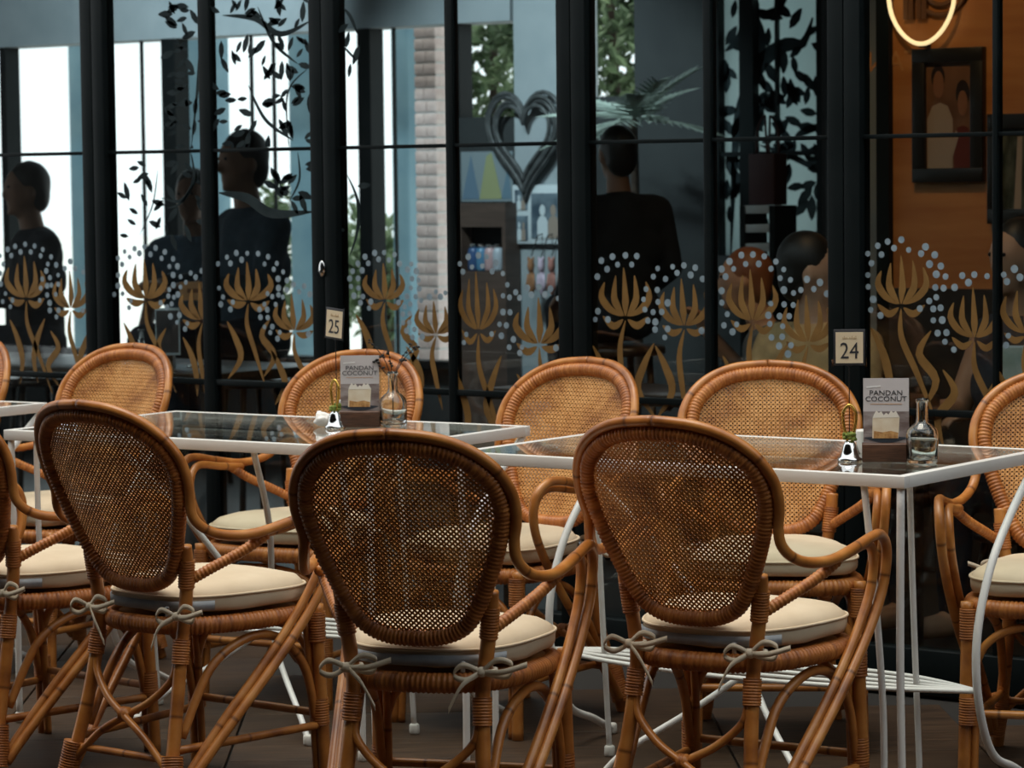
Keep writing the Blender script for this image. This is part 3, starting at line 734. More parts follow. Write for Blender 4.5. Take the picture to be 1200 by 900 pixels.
# ------------------------------------------------------------------ room behind the doors
M_INFLOOR = mat('room_floor', (.018, .014, .012), .35, col2=(.035, .026, .02), scale=3)
M_INCEIL = mat('room_ceiling', (.10, .105, .11), .7)
M_GREY = mat('grey_blue_plaster', (.30, .345, .36), .8, col2=(.36, .40, .415), scale=4)
M_DARKW = mat('charcoal_plaster', (.020, .023, .024), .8, col2=(.034, .038, .038), scale=3)
M_ORANGE = mat('orange_plywood', (.36, .135, .034), .5, col2=(.47, .20, .06), scale=2.2, stretch=(1, 1, 7), detail=6)
M_BLUEC = mat('blue_grey_column', (.16, .29, .36), .6, col2=(.22, .36, .42), scale=5)
M_BRICK = mat('pale_pink_brick', (.55, .42, .39), .85, col2=(.70, .58, .54), scale=14)
M_MORTAR = mat('brick_mortar', (.55, .54, .52), .9)
def wp(px, py, Y): return at(px, py, Y=Y)
def slab(name, a, b, mt, parent=None, bev=0): m = MB(); m.box(a, b, bev); return m.build(name, mt, parent)
struct(slab('room_floor', (-15, YG+.1, -.06), (-1.5, YB+.2, -.002), M_INFLOOR), 'dark floor of the room behind the doors', 'floor')
struct(slab('room_ceiling', (-15, YG+.1, 2.9), (-1.5, YB+.2, 3.0), M_INCEIL), 'grey ceiling of the room behind the doors', 'ceiling')
struct(slab('wall_room_left', (-15.1, YG+.1, 0), (-15, YB+.2, 2.9), M_DARKW), 'dark end wall of the room', 'wall')
struct(slab('wall_room_right', (-1.6, YG+.1, 0), (-1.5, YB+.2, 2.9), M_DARKW), 'dark end wall of the room', 'wall')
def X(px, Y=YB): return wp(px, 250, Y).x
def Z(px, py, Y=YB): return wp(px, py, Y).z
zs, zl = .50, Z(200, 45)
# rear wall: window band to the left, plastered pieces to the right
w_ = struct(empty('wall_rear', (0, 0, 0)), 'rear wall of the room with a wide window band', 'wall')
slab('lintel', (-15, YB, zl), (X(600), YB+.2, 2.9), M_GREY, w_)
slab('sill', (-15, YB, 0), (X(533), YB+.2, zs), M_DARKW, w_)
slab('plaster_panel', (X(604), YB, 0), (X(672), YB+.2, 2.9), M_GREY, w_)
slab('plaster_panel', (X(533), YB, 0), (X(604), YB+.2, Z(570, 137)), M_DARKW, w_)
slab('plaster_panel', (X(672), YB, 0), (X(838), YB+.2, Z(750, 112)), M_DARKW, w_)
slab('plaster_panel', (X(745), YB, Z(750, 112)), (X(838), YB+.2, 2.9), M_DARKW, w_)
slab('plaster_panel', (X(838), YB, 0), (X(968), YB+.2, Z(900, 300)), M_DARKW, w_)
slab('plaster_panel', (X(968), YB, 0), (-1.6, YB+.2, 2.9), M_DARKW, w_)
for a, b in ((-70, -58), (0, 7), (189, 205), (418, 433), (529, 537)):
    slab('window_post', (X(a), YB+.02, zs), (X(b), YB+.12, zl), M_BLACK, w_)
for px in (160, 288, 314, 455):
    slab('glazing_joint', (X(px)-.004, YB+.05, zs), (X(px)+.004, YB+.07, zl), M_BLACK, w_)
slab('window_ledge', (-15, YB-.06, zs), (X(533), YB+.04, zs+.04), M_BLACK, w_)
# columns outside the windows
YO = YB+1.6
for k, (a, b) in enumerate(((83, 103), (217, 241), (340, 369), (460, 480))):
    t = slab('outdoor_column', (X(a, YO), YO, -.03), (X(b, YO), YO+.22, 3.4), M_BLUEC, None, .01)
    tag(t, ['blue grey column outside, beside the left door post', 'blue grey column outside, behind the branches on the left pane', 'blue grey column outside, behind the branches by the lock', 'blue grey column outside, beside the brick pillar'][k], 'column', 'blue grey columns outside the windows')
# brick pillar
YK = YB+.9
bx0, bx1 = X(488, YK), X(513, YK)
t = empty('brick_pillar', ((bx0+bx1)/2, YK, -.03)); tag(t, 'pale pink brick pillar outside the room window', 'pillar')
hw = (bx1-bx0)/2; slab('mortar_core', (-hw+.004, .004, 0), (hw-.004, .20, 3.3), M_MORTAR, t)
mb = MB(); mb.box((-hw*.98, -.004, 0), (hw*.10, .1, .052), .002); b1 = mb.build('brick', M_BRICK, t)
mb = MB(); mb.box((hw*.16, -.004, 0), (hw*.98, .1, .052), .002); b2 = mb.build('brick', M_BRICK, t)
for i in range(1, 52):
    for j, b in enumerate((b1, b2)):
        o = b.copy(); C.objects.link(o); o.parent = t; o.location.z = i*.0625; o.rotation_euler = (0, 0, 0)
        if i % 2: o.scale.x = -1
# frosted panel with a painted tree
px0, px1 = X(838), X(962)
M_FROST = bpy.data.materials.new('frosted_film'); M_FROST.use_nodes = True; nt = M_FROST.node_tree; [nt.nodes.remove(n) for n in list(nt.nodes)]
o_ = N(nt, 'ShaderNodeOutputMaterial'); tr = N(nt, 'ShaderNodeBsdfTranslucent'); df = N(nt, 'ShaderNodeBsdfDiffuse'); mx = N(nt, 'ShaderNodeMixShader')
nz = N(nt, 'ShaderNodeTexNoise'); nz.inputs['Scale'].default_value = 2.0; cr = N(nt, 'ShaderNodeValToRGB')
cr.color_ramp.elements[0].color = (.50, .60, .61, 1); cr.color_ramp.elements[1].color = (.68, .76, .76, 1); nt.links.new(nz.outputs[0], cr.inputs[0]); nt.links.new(cr.outputs[0], tr.inputs[0])
df.inputs[0].default_value = (.25, .28, .28, 1); mx.inputs[0].default_value = .35
nt.links.new(tr.outputs[0], mx.inputs[1]); nt.links.new(df.outputs[0], mx.inputs[2]); nt.links.new(mx.outputs[0], o_.inputs[0])
zp0, zp1 = Z(900, 300), 2.6
t = struct(empty('window_2', ((px0+px1)/2, YB, 0)), 'pale frosted window with a dark painted tree', 'window'); ox = (px0+px1)/2
slab('frosted_pane', (px0-ox, .05, zp0), (px1-ox, .056, zp1), M_FROST, t)
for a, b in ((838, 843), (867, 883), (957, 963)): slab('window_post', (X(a)-ox, .0, zp0), (X(b)-ox, .05, zp1), M_BLACK, t)
slab('window_bar', (px0-ox, .01, Z(900, 180)-.01), (px1-ox, .045, Z(900, 180)+.01), M_BLACK, t)
slab('window_bar', (X(907)-ox-.006, .02, zp0), (X(907)-ox+.006, .045, zp1), M_BLACK, t)
m = MB(); rnd = random.Random(12); org = Vector((0, .045, 0))
def P2(px, py): q = wp(px, py, YB); return (q.x-ox, q.z)
anch = []
for pts, wd in (([(850, 300), (856, 160), (868, 110), (888, 70), (915, 52), (935, 50), (946, 20)], .035), ([(868, 120), (880, 80), (884, 40), (870, 0)], .03), ([(925, 160), (940, 152), (960, 146)], .018), ([(884, 170), (925, 185), (960, 205)], .014), ([(843, 60), (862, 40), (870, 0)], .02)):
    m.plate(crescent([P2(*p) for p in pts], wd, 20), org, PXT, PZ, .001); anch += [P2(*p) for p in pts]
for k in range(120):
    u, v = P2(rnd.uniform(842, 956), rnd.uniform(5, 285)); q = min(anch, key=lambda s: (s[0]-u)**2+(s[1]-v)**2)
    a = math.atan2(v-q[1], u-q[0])+rnd.uniform(-.8, .8); l = rnd.uniform(.07, .115)
    m.plate([(min(max(uu, px0-ox), px1-ox), vv) for uu, vv in leafpoly(u, v, l, l*.42, a)], org, PXT, PZ, .001)
m.build('painted_tree', M_LEAFP, t)
# pale strip of wall past the tall door post
slab('wall_pale_strip', (X(1016, 9.6), 9.6, 0), (X(1034, 9.6), 9.64, 2.6), mat('pale_strip', (.28, .31, .31), .7), None)['kind'] = 'structure'
# orange plywood wall
YW = 8.9
ow = struct(slab('wall_orange', (X(1046, YW), YW, 0), (-1.6, YW+.12, 2.9), M_ORANGE), 'orange plywood partition wall', 'wall')
struct(slab('trim_1', (X(1032, YW), YW-.03, 0), (X(1047, YW)-.001, YW+.14, 2.9), M_BLACK), 'black edge post of the orange wall', 'trim')
struct(slab('trim_2', (X(1046, YW)+.002, YW-.03, 0), (-1.61, YW-.002, Z(1100, 338, YW)), mat('dark_dado', (.018, .013, .010), .5)), 'dark lower cladding of the orange wall', 'trim')

# ---- framed pictures, neon sign
M_FRAME = mat('black_picture_frame', (.010, .009, .008), .35)
def picture(name, c0, c1, Y, fr, bg, figs, label, mtf=M_FRAME):
    a, b = wp(*c0, Y), wp(*c1, Y); cx = (a.x+b.x)/2
    t = empty(name, (cx, Y, min(a.z, b.z))); tag(t, label, 'picture'); W = abs(b.x-a.x)/2; H = abs(a.z-b.z)
    for q in (((-W, -.03, 0), (W, 0, fr)), ((-W, -.03, H-fr), (W, 0, H)), ((-W, -.03, fr), (-W+fr, 0, H-fr)), ((W-fr, -.03, fr), (W, 0, H-fr))): slab('frame_bar', q[0], q[1], mtf, t, .002)
    ph = slab('photo', (-W+fr, -.012, fr), (W-fr, -.004, H-fr), bg, t)
    for k, (nm, poly, mt_) in enumerate(figs):
        m = MB(); m.plate([(-W+fr+u*(2*W-2*fr), fr+v*(H-2*fr)) for u, v in poly], Vector((0, -.0125-.0004*k, 0)), PXT, PZ, .0003); m.build(nm, mt_, ph)
    return t
def ell(cx, cy, rx, ry, n=16): return [(cx+rx*math.cos(2*PI*i/n), cy+ry*math.sin(2*PI*i/n)) for i in range(n)]
M_PBG = mat('photo_brown', (.10, .045, .022), .3, col2=(.20, .10, .05), scale=6)
M_PSK = mat('photo_skin', (.22, .10, .05), .3); M_PSH = mat('photo_shirt', (.34, .27, .22), .3); M_PHR = mat('photo_hair', (.02, .012, .01), .3); M_PRD = mat('photo_red', (.11, .022, .014), .3)
body = lambda cx, w, top: [(cx-w, 0), (cx-w, top*.75), (cx-w*.6, top*.95), (cx, top), (cx+w*.6, top*.95), (cx+w, top*.75), (cx+w, 0)]
picture('framed_portrait', (1073, 58), (1156, 213), YW, .048, M_PBG, [('printed_shirt', body(.30, .28, .62), M_PSH), ('printed_hair', ell(.26, .86, .15, .12), M_PHR), ('printed_face', ell(.27, .79, .12, .13), M_PSK), ('printed_dress', body(.80, .19, .40), M_PRD), ('printed_hair', ell(.80, .70, .15, .13), M_PHR), ('printed_face', ell(.80, .61, .11, .12), M_PSK), ('printed_arm', [(.3, .12), (.55, .05), (.72, .30), (.66, .36), (.5, .16)], M_PSH)], 'black framed portrait of two people under the neon sign')
M_PDG = mat('photo_dark_green', (.018, .022, .014), .3, col2=(.10, .11, .08), scale=14, stretch=(3, 1, 1))
picture('framed_print', (1161, 134), (1262, 262), YW, .05, M_PDG, [('printed_trunk', [(.2, 0), (.26, .9), (.34, .9), (.32, 0)], M_PSH)], 'black framed dark print past the two-person portrait')
c = wp(1088, -8, YW); r_ = abs(wp(1127, 0, YW).x-wp(1050, 0, YW).x)/2
t = empty('neon_sign', (c.x, YW-.05, c.z)); tag(t, 'glowing warm oval neon outline with dark lettering on orange wall', 'neon sign')
hz = abs(wp(1088, 52, YW).z-c.z)
m = MB(); m.tube([Vector((r_*math.cos(a)*(1-.12*max(0, -math.sin(a))**3), 0, hz*math.sin(a))) for a in [2*PI*i/48 for i in range(48)]], .0075, 8, True); m.build('neon_tube', mat('neon_glow', (1, .8, .5), .4, emit=(1, .70, .36), estr=1.3), t)
slab('backing_clip', (-.01, .0, -hz-.012), (.01, .048, -hz+.006), M_BLACK, t)
M_LET = mat('sign_letters', (.13, .055, .022), .5); zb = -hz*.50
for u in (-.62, -.46, -.22, -.06):
    slab('letter_stroke', (u*r_-.009, .03, zb), (u*r_+.009, .049, zb+.5), M_LET, t)
for rr in (.10, .065, .03):
    m = MB(); m.tube([Vector((.42*r_+rr*math.cos(a), .04, zb+.11+rr*math.sin(a))) for a in [PI+PI*i/12 for i in range(13)]]+[Vector((.42*r_+rr, .04, zb+.4))], .009, 6); m.build('letter_stroke', M_LET, t)
    m = MB(); m.tube([Vector((.42*r_-rr, .04, zb+.11)), Vector((.42*r_-rr, .04, zb+.4))], .009, 6); m.build('letter_stroke', M_LET, t)
text_mesh('TANZ', .10, 'reflected_lettering', mat('reflected_letters', (.50, .24, .09), .5), ow, Matrix.Translation((wp(1078, 82, YW).x, YW-.002, wp(1078, 82, YW).z)) @ Matrix(((-1, 0, 0, 0), (0, 0, -1, 0), (0, 1, 0, 0), (0, 0, 0, 1))), align='LEFT')  # reflection of a sign, drawn as pale mirrored letters on the wall

# heart wreath, photo frame set and soft toys on the grey wall
c = wp(622, 160, YB); t = empty('heart_wreath', (c.x, YB-.05, c.z)); tag(t, 'dark bent-cane heart wreath hanging on the grey wall', 'wreath')
M_CANE = mat('dark_cane', (.035, .038, .038), .5, col2=(.08, .085, .085), scale=30)
hs = .0165
for k, s in enumerate((1.0, .90, .80, .70)):
    pts = []
    for i in range(48):
        a = 2*PI*i/48; pts.append(Vector((s*hs*16*math.sin(a)**3*.80, -.012*(k % 2), s*hs*(13*math.cos(a)-5*math.cos(2*a)-2*math.cos(3*a)-math.cos(4*a)))))
    m = MB(); m.tube(pts, .0105, 7, True); m.build('cane_hoop', M_CANE, t)
M_WFR = mat('white_frame', (.62, .68, .70), .5); M_PH = mat('grey_photo', (.05, .08, .11), .3, col2=(.22, .28, .32), scale=9)
a, b = wp(605, 217, YB), wp(668, 286, YB); t = empty('photo_frame_set', ((a.x+b.x)/2, YB, b.z)); tag(t, 'white multi-opening photo frame under the heart wreath', 'photo frame'); W = (b.x-a.x)/2; H = a.z-b.z
slab('frame_board', (-W, -.03, 0), (W, 0, H), M_WFR, t, .003)
for (u0, u1, v0, v1) in ((.36, .97, .10, .86), (.05, .29, .06, .48), (.05, .29, .58, .92)):
    ph = slab('photo', (-W+u0*2*W, -.034, v0*H), (-W+u1*2*W, -.029, v1*H), M_PH, t)
    for q, cx in enumerate((.35, .68)):
        w0 = (u1-u0)*2*W; h0 = (v1-v0)*H; m = MB()
        m.plate([(-W+u0*2*W+u*w0, v0*H+v*h0) for u, v in body(cx, .16, .5)+[]], Vector((0, -.0345, 0)), PXT, PZ, .0004)
        m.plate([(-W+u0*2*W+u*w0, v0*H+v*h0) for u, v in ell(cx, .62, .09, .13, 12)], Vector((0, -.0345, 0)), PXT, PZ, .0004)
        m.build('printed_figure', [M_WFR, M_PSH][q], ph)
for k, (px, colr) in enumerate(((623, (.28, .13, .06)), (635, (.50, .40, .48)), (647, (.34, .15, .12)), (659, (.13, .07, .05)))):
    c = wp(px, 326, YB-.12); m = MB(); m.sphere((0, 0, -.02), .045, (.8, .8, 1.6)); m.sphere((0, -.01, .065), .038); m.sphere((.03, -.01, .10), .014); m.sphere((-.03, -.01, .10), .014); m.tube([Vector((.03, -.01, .02)), Vector((.05, -.02, -.06))], .016, 8); m.tube([Vector((-.03, -.01, .02)), Vector((-.05, -.02, -.06))], .016, 8)
    m.v = [(v[0]*.40, v[1]*.5, v[2]*.85) for v in m.v]; t = empty('soft_toy', (c.x, YB-.12, c.z)); tag(t, ['tan', 'pale lilac', 'rust red', 'dark brown'][k]+' soft toy hanging below the photo frame', 'soft toy', 'soft toys below the photo frame')
    m.build('toy_body', mat('plush_%d' % k, colr, .9, col2=tuple(v*1.3 for v in colr), scale=60, bump=.5), t)
    m = MB(); m.tube([Vector((0, -.0, .10)), Vector((0, .05, .19)), Vector((0, .12, .20))], .003, 5); m.build('hanging_loop', M_WIRE, t)
# poster, drawers
a, b = wp(541, 178, YB), wp(602, 236, YB)
t = empty('wall_poster', ((a.x+b.x)/2, YB, b.z)); tag(t, 'poster of blue and yellow-green peaks above the brown cabinet', 'poster'); W = (b.x-a.x)/2; H = a.z-b.z
sh = slab('poster_sheet', (-W, -.006, 0), (W, 0, H), mat('poster_grey', (.22, .27, .29), .6), t)
for k, (poly, cl_) in enumerate(((((.02, .05), (.36, .05), (.20, .92)), (.12, .19, .26)), (((.36, .05), (.80, .05), (.60, .98), (.50, .9)), (.30, .32, .16)), (((.78, .05), (.98, .05), (.92, .7)), (.12, .2, .26)))):
    m = MB(); m.plate([(-W+u*2*W, v*H) for u, v in poly], Vector((0, -.0075, 0)), PXT, PZ, .001); m.build('printed_peak', mat('poster_%d' % k, cl_, .6), sh)
x0, x1 = X(536, YB-.12), X(592, YB-.12); t = empty('brown_cabinet', ((x0+x1)/2, YB-.5, 0)); tag(t, 'brown wall cabinet under the poster, with a dark open shelf', 'cabinet'); hw = (x1-x0)/2
M_BRN = mat('brown_laminate', (.07, .045, .035), .5, col2=(.10, .065, .05), scale=5, stretch=(1, 1, 8))
zt_, zm, zb_ = Z(570, 238, YB-.12), Z(570, 266, YB-.12), Z(570, 318, YB-.12)
slab('cabinet_body', (-hw, .38, 0), (hw, .49, zb_), M_BRN, t); slab('cabinet_top', (-hw, .38, zm), (hw, .49, zt_), M_BRN, t)
slab('side_panel', (-hw, .38, zb_), (-hw+.02, .49, zm), M_BRN, t); slab('side_panel', (hw-.02, .38, zb_), (hw, .49, zm), M_BRN, t); slab('back_panel', (-hw+.02, .46, zb_), (hw-.02, .49, zm), M_BLACK, t)
rnd = random.Random(4)
for k, (u, colr, nm) in enumerate(((-.55, (.05, .10, .22), 'dark blue'), (-.2, (.10, .25, .40), 'sky blue'), (.15, (.55, .36, .36), 'pink'), (.5, (.45, .50, .55), 'pale grey'))):
    t = empty('shelf_jar', ((x0+x1)/2+u*hw, YB-.5+.415, zb_)); tag(t, nm+' jar on the cabinet shelf under the poster', 'jar', 'jars on the cabinet shelf')
    m = MB(); m.lathe([(.020, 0), (.025, .01), (.026, .08), (.022, .10), (.018, .105)], sides=16); m.build('jar_body', mat('jar_%d' % k, colr, .3), t)
    m = MB(); m.lathe([(.019, .105), (.020, .120), (.017, .124)], sides=16); m.build('lid', M_STEEL, t)
# ---- greenery outside
M_FOL = mat('foliage', (.030, .060, .022), .6, col2=(.20, .28, .14), scale=3.0)
M_PALM = mat('pale_palm', (.38, .46, .40), .6, col2=(.50, .58, .50), scale=8)
M_BARK = mat('bark', (.05, .035, .025), .9, col2=(.1, .07, .05), scale=18, bump=.5)
def tree(px, py, Y, r, n, label, seed, lsz=.09):
    c = wp(px, py, Y); rnd = random.Random(seed); t = empty('leafy_tree', (c.x, Y, -.03)); tag(t, label, 'tree', 'trees outside the room')
    m = MB(); m.tube(spline([(0, 0, 0), (.04, 0, c.z*.5), (0, .02, c.z+.3)], 6), [.07-.05*i/12 for i in range(13)], 8); m.build('trunk', M_BARK, t)
    f = MB()
    for i in range(n):
        d = Vector((rnd.gauss(0, 1), rnd.gauss(0, 1), rnd.gauss(0, 1))).normalized()*r*rnd.uniform(.35, 1)**.6
        p = Vector((0, 0, c.z+.03))+Vector((d.x, d.y*.6, d.z)); u = Vector((rnd.gauss(0, 1), rnd.gauss(0, 1), rnd.gauss(0, 1))).normalized(); v = u.orthogonal().normalized(); l = lsz*rnd.uniform(.7, 1.3); nn = u.cross(v)*.08*l
        f.add([p, p+u*l*.5+v*l*.22+nn, p+u*l, p+u*l*.5-v*l*.22+nn, p+u*l*.5-nn*1.5], [(0, 1, 4), (1, 2, 4), (2, 3, 4), (3, 0, 4)], False)
    o = f.build('foliage', M_FOL, t, recalc=False); o['kind'] = 'stuff'; return t
tree(575, 70, YB+2.2, .55, 1500, 'loose light tree outside, above the poster', 31)
tree(640, 20, YB+4.2, .55, 900, 'low bushy tree outside, behind the heart wreath wall', 32)
tree(715, 60, YB+1.8, .5, 1600, 'dense tree outside the dark wall opening', 33)
tree(352, 300, YB+4.0, .55, 1200, 'low shrub-like tree outside, near the lock', 34)
tree(452, 330, YB+3.2, .35, 800, 'small green tree outside, by the brick pillar', 35)
def palm(px, py, Y, label, seed, n=9, L=.42):
    c = wp(px, py, Y); rnd = random.Random(seed); t = empty('potted_palm', (c.x, Y, 0)); tag(t, label, 'palm')
    m = MB(); m.lathe([(.12, 0), (.16, .02), (.19, .34), (.18, .36), (.165, .35), (.15, .30)], sides=20); m.build('pot', M_DARKW, t)
    m = MB(); m.tube(spline([(0, 0, .3), (.02, 0, .7), (0, 0, c.z)], 6), .018, 7); m.build('stem', M_BARK, t)
    for k in range(n):
        a = 2*PI*k/n+rnd.uniform(-.2, .2); el = rnd.uniform(-.2, .9); d = Vector((math.cos(a)*math.cos(el), math.sin(a)*math.cos(el)*.7, math.sin(el)))
        f = MB(); P = [Vector((0, 0, c.z))+d*L*s+Vector((0, 0, -.22*s*s*L)) for s in [i/10 for i in range(11)]]; f.tube(P, .004, 5)
        sd_ = d.cross(Vector((0, 0, 1))).normalized()
        for i in range(1, 11):
            for s in (-1, 1):
                p = P[i]; q = p+sd_*s*.13*(1-.06*i)+d*.09+Vector((0, 0, -.03)); h_ = d*.011; z_ = Vector((0, 0, .002))
                f.add([p-h_, p+h_, q, (p+q)/2+z_*3], [(0, 1, 3), (1, 2, 3), (2, 0, 3)], False)
        f.build('frond', M_PALM, t, recalc=False)
    return t
palm(742, 140, 10.0, 'pale-leaved potted palm behind the dark-haired standing person', 41, 11, .36)
# hanging shopping bag, slatted rack
c = wp(900, 240, 9.9); t = empty('paper_bag', (c.x, 9.9, c.z)); tag(t, 'maroon paper bag with handles before the frosted tree window', 'bag'); W = abs(wp(916, 240, 9.9).x-wp(886, 240, 9.9).x)/2; H = wp(900, 180, 9.9).z-c.z
M_MAR = mat('maroon_paper', (.030, .006, .008), .6)
m = MB(); m.box((-W, -.05, 0), (W, .05, H), .004); m.build('bag_body', M_MAR, t)
for yy in (-.045, .045):
    m = MB(); m.tube(spline([(-W*.4, yy, H), (-W*.3, yy, H+.10), (0, yy*.5, H+.15), (W*.3, yy, H+.10), (W*.4, yy, H)], 6), .005, 6); m.build('handle', M_MAR, t)
t = empty('slatted_rack', (c.x, 9.9, 0)); tag(t, 'pale slatted rack under the maroon bag', 'rack')
for i in range(6):
    z = c.z-.002-.016-i*.075; slab('slat', (-W*1.15, -.08, z-.016), (W*1.15, .08, z+.016), M_GREY, t, .002)
for s in (-1, 1): slab('rack_post', (s*W*1.15-.012, -.085, 0), (s*W*1.15+.012, .085, c.z-.003), M_BLACK, t)

# ---- tables and things just inside the doors
M_DKWOOD = mat('dark_table_wood', (.030, .017, .011), .3, col2=(.06, .035, .022), scale=4, stretch=(2, 20, 20))
def inner_table(x0, x1, y0, y1, label):
    t = empty('dining_table', ((x0+x1)/2, (y0+y1)/2, 0)); tag(t, label, 'table', 'dark tables inside'); a, b = (x1-x0)/2, (y1-y0)/2
    slab('table_top', (-a, -b, .70), (a, b, .735), M_DKWOOD, t, .004)
    for sx in (-1, 1):
        for sy in (-1, 1): slab('leg', (sx*(a-.06)-.025, sy*(b-.06)-.025, 0), (sx*(a-.06)+.025, sy*(b-.06)+.025, .70), M_DKWOOD, t, .003)
inner_table(-8.6, -6.55, 7.15, 7.75, 'long dark dining table inside, behind the lock door')
inner_table(-5.35, -4.0, 7.05, 7.45, 'dark dining table inside, before the person in the tan top')
def on_in(px, py, z=.735): q = at(px, py, z=z); return q.x, q.y
M_CARDK = mat('dark_photo_card', (.05, .045, .05), .4, col2=(.11, .09, .085), scale=10)
def stand_card(px, Y, py0, py1, wpx, label, face, edge, rz=30):
    b, tp = wp(px, py1, Y), wp(px, py0, Y); h = tp.z-b.z; W = wpx/2/385
    t = empty('standing_card', (b.x, Y, .735), R(rz)); tag(t, label, 'card'); dz = b.z-.735
    slab('card_edge', (-W, -.002, dz), (W, .004, dz+h), edge, t); slab('card_face', (-W*.9, -.004, dz+h*.05), (W*.9, -.002, dz+h*.95), face, t)
    slab('card_foot', (-W*.5, -.02, 0), (W*.5, .02, max(dz, .006)), M_DKWOOD, t)
stand_card(197, 7.3, 361, 416, 33, 'dark photo card with pale edge standing inside, by the table bottle', M_CARDK, M_WFR)
stand_card(1184, 7.2, 405, 452, 28, 'pale green and white card standing inside, before the dark-haired person', mat('pale_green_card', (.30, .40, .34), .5, col2=(.55, .60, .56), scale=12), M_WFR)
# orange number card on a wire inside
c = wp(229, 341, 7.4); t = empty('orange_card_stand', (c.x, 7.4, .735), R(30)); tag(t, 'orange card on a thin wire stand inside, behind the painted tulips', 'card stand')
m = MB(); m.lathe([(.035, 0), (.034, .006), (.004, .010)], sides=18); m.build('base', M_STEEL, t)
m = MB(); m.tube([Vector((0, 0, .008)), Vector((0, 0, c.z-.735-.03))], .002, 6); m.build('wire', M_WIRE, t)
k = slab('card', (-.055, -.003, c.z-.735-.032), (.055, .003, c.z-.735+.032), mat('orange_paper', (.42, .20, .08), .6), t)
slab('printed_line', (-.028, -.0042, c.z-.735-.006), (.028, -.003, c.z-.735+.008), mat('orange_ink', (.16, .06, .02), .6), k)
x, y = wp(166, 412, 7.35).x, 7.35
t = empty('table_bottle', (x, y, .735)); tag(t, 'small clear bottle inside, beside the dark photo card', 'bottle')
m = MB(); m.lathe([(.026, 0), (.030, .004), (.030, .055), (.022, .070), (.011, .080), (.010, .12), (.012, .122), (.012, .128), (.009, .128), (.008, .08), (.019, .068), (.027, .054), (.027, .008), (.01, .006)], sides=22); m.build('bottle_body', M_BOTTLE, t)

# ---- people inside
def capsule(m, a, b, ra, rb, n=12):
    a, b = Vector(a), Vector(b); k = 6; d = (b-a)
    u = d.normalized(); P, Rr = [], []
    for i in range(k+1):
        t_ = i/k; P.append(a-u*ra*math.cos(PI/2*t_)); Rr.append(max(ra*math.sin(PI/2*t_), .001))
    for i in range(k+1):
        t_ = i/k; P.append(b+u*rb*math.sin(PI/2*t_)); Rr.append(max(rb*math.cos(PI/2*t_), .001))
    m.tube(P, Rr, n)
def remesh(o, vox):
    r = o.modifiers.new('fuse', 'REMESH'); r.mode = 'VOXEL'; r.voxel_size = vox; r.use_smooth_shade = True
    s = o.modifiers.new('smooth', 'SMOOTH'); s.iterations = 5; s.factor = .5
def limb(m, pts, rad):
    for i in range(len(pts)-1): capsule(m, pts[i], pts[i+1], rad[i], rad[i+1])
def hand(m, w, d, side):
    """palm and five bent fingers; w wrist, d pointing direction"""
    w, d = Vector(w), Vector(d).normalized(); s = d.cross(Vector((0, 0, 1)))
    s = s.normalized() if s.length > .1 else Vector((1, 0, 0)); dn = Vector((0, 0, -1)); dn = (dn-d*dn.dot(d)).normalized()
    for i in range(4):
        o = s*((i-1.5)*.019); capsule(m, w+o*.6, w+d*.085+o, .014, .0125, 8)
        l = (.034, .042, .039, .029)[i]; a = w+d*.085+o; b = a+d*l+dn*.012; e = b+d*l*.55+dn*.024; capsule(m, a, b, .0095, .009, 8); capsule(m, b, e, .009, .0075, 8)
    t0 = w+d*.03+s*side*.028; t1 = t0+d*.03+s*side*.026+dn*.01; t2 = t1+d*.032+dn*.010; capsule(m, t0, t1, .013, .0105, 8); capsule(m, t1, t2, .0105, .0085, 8)
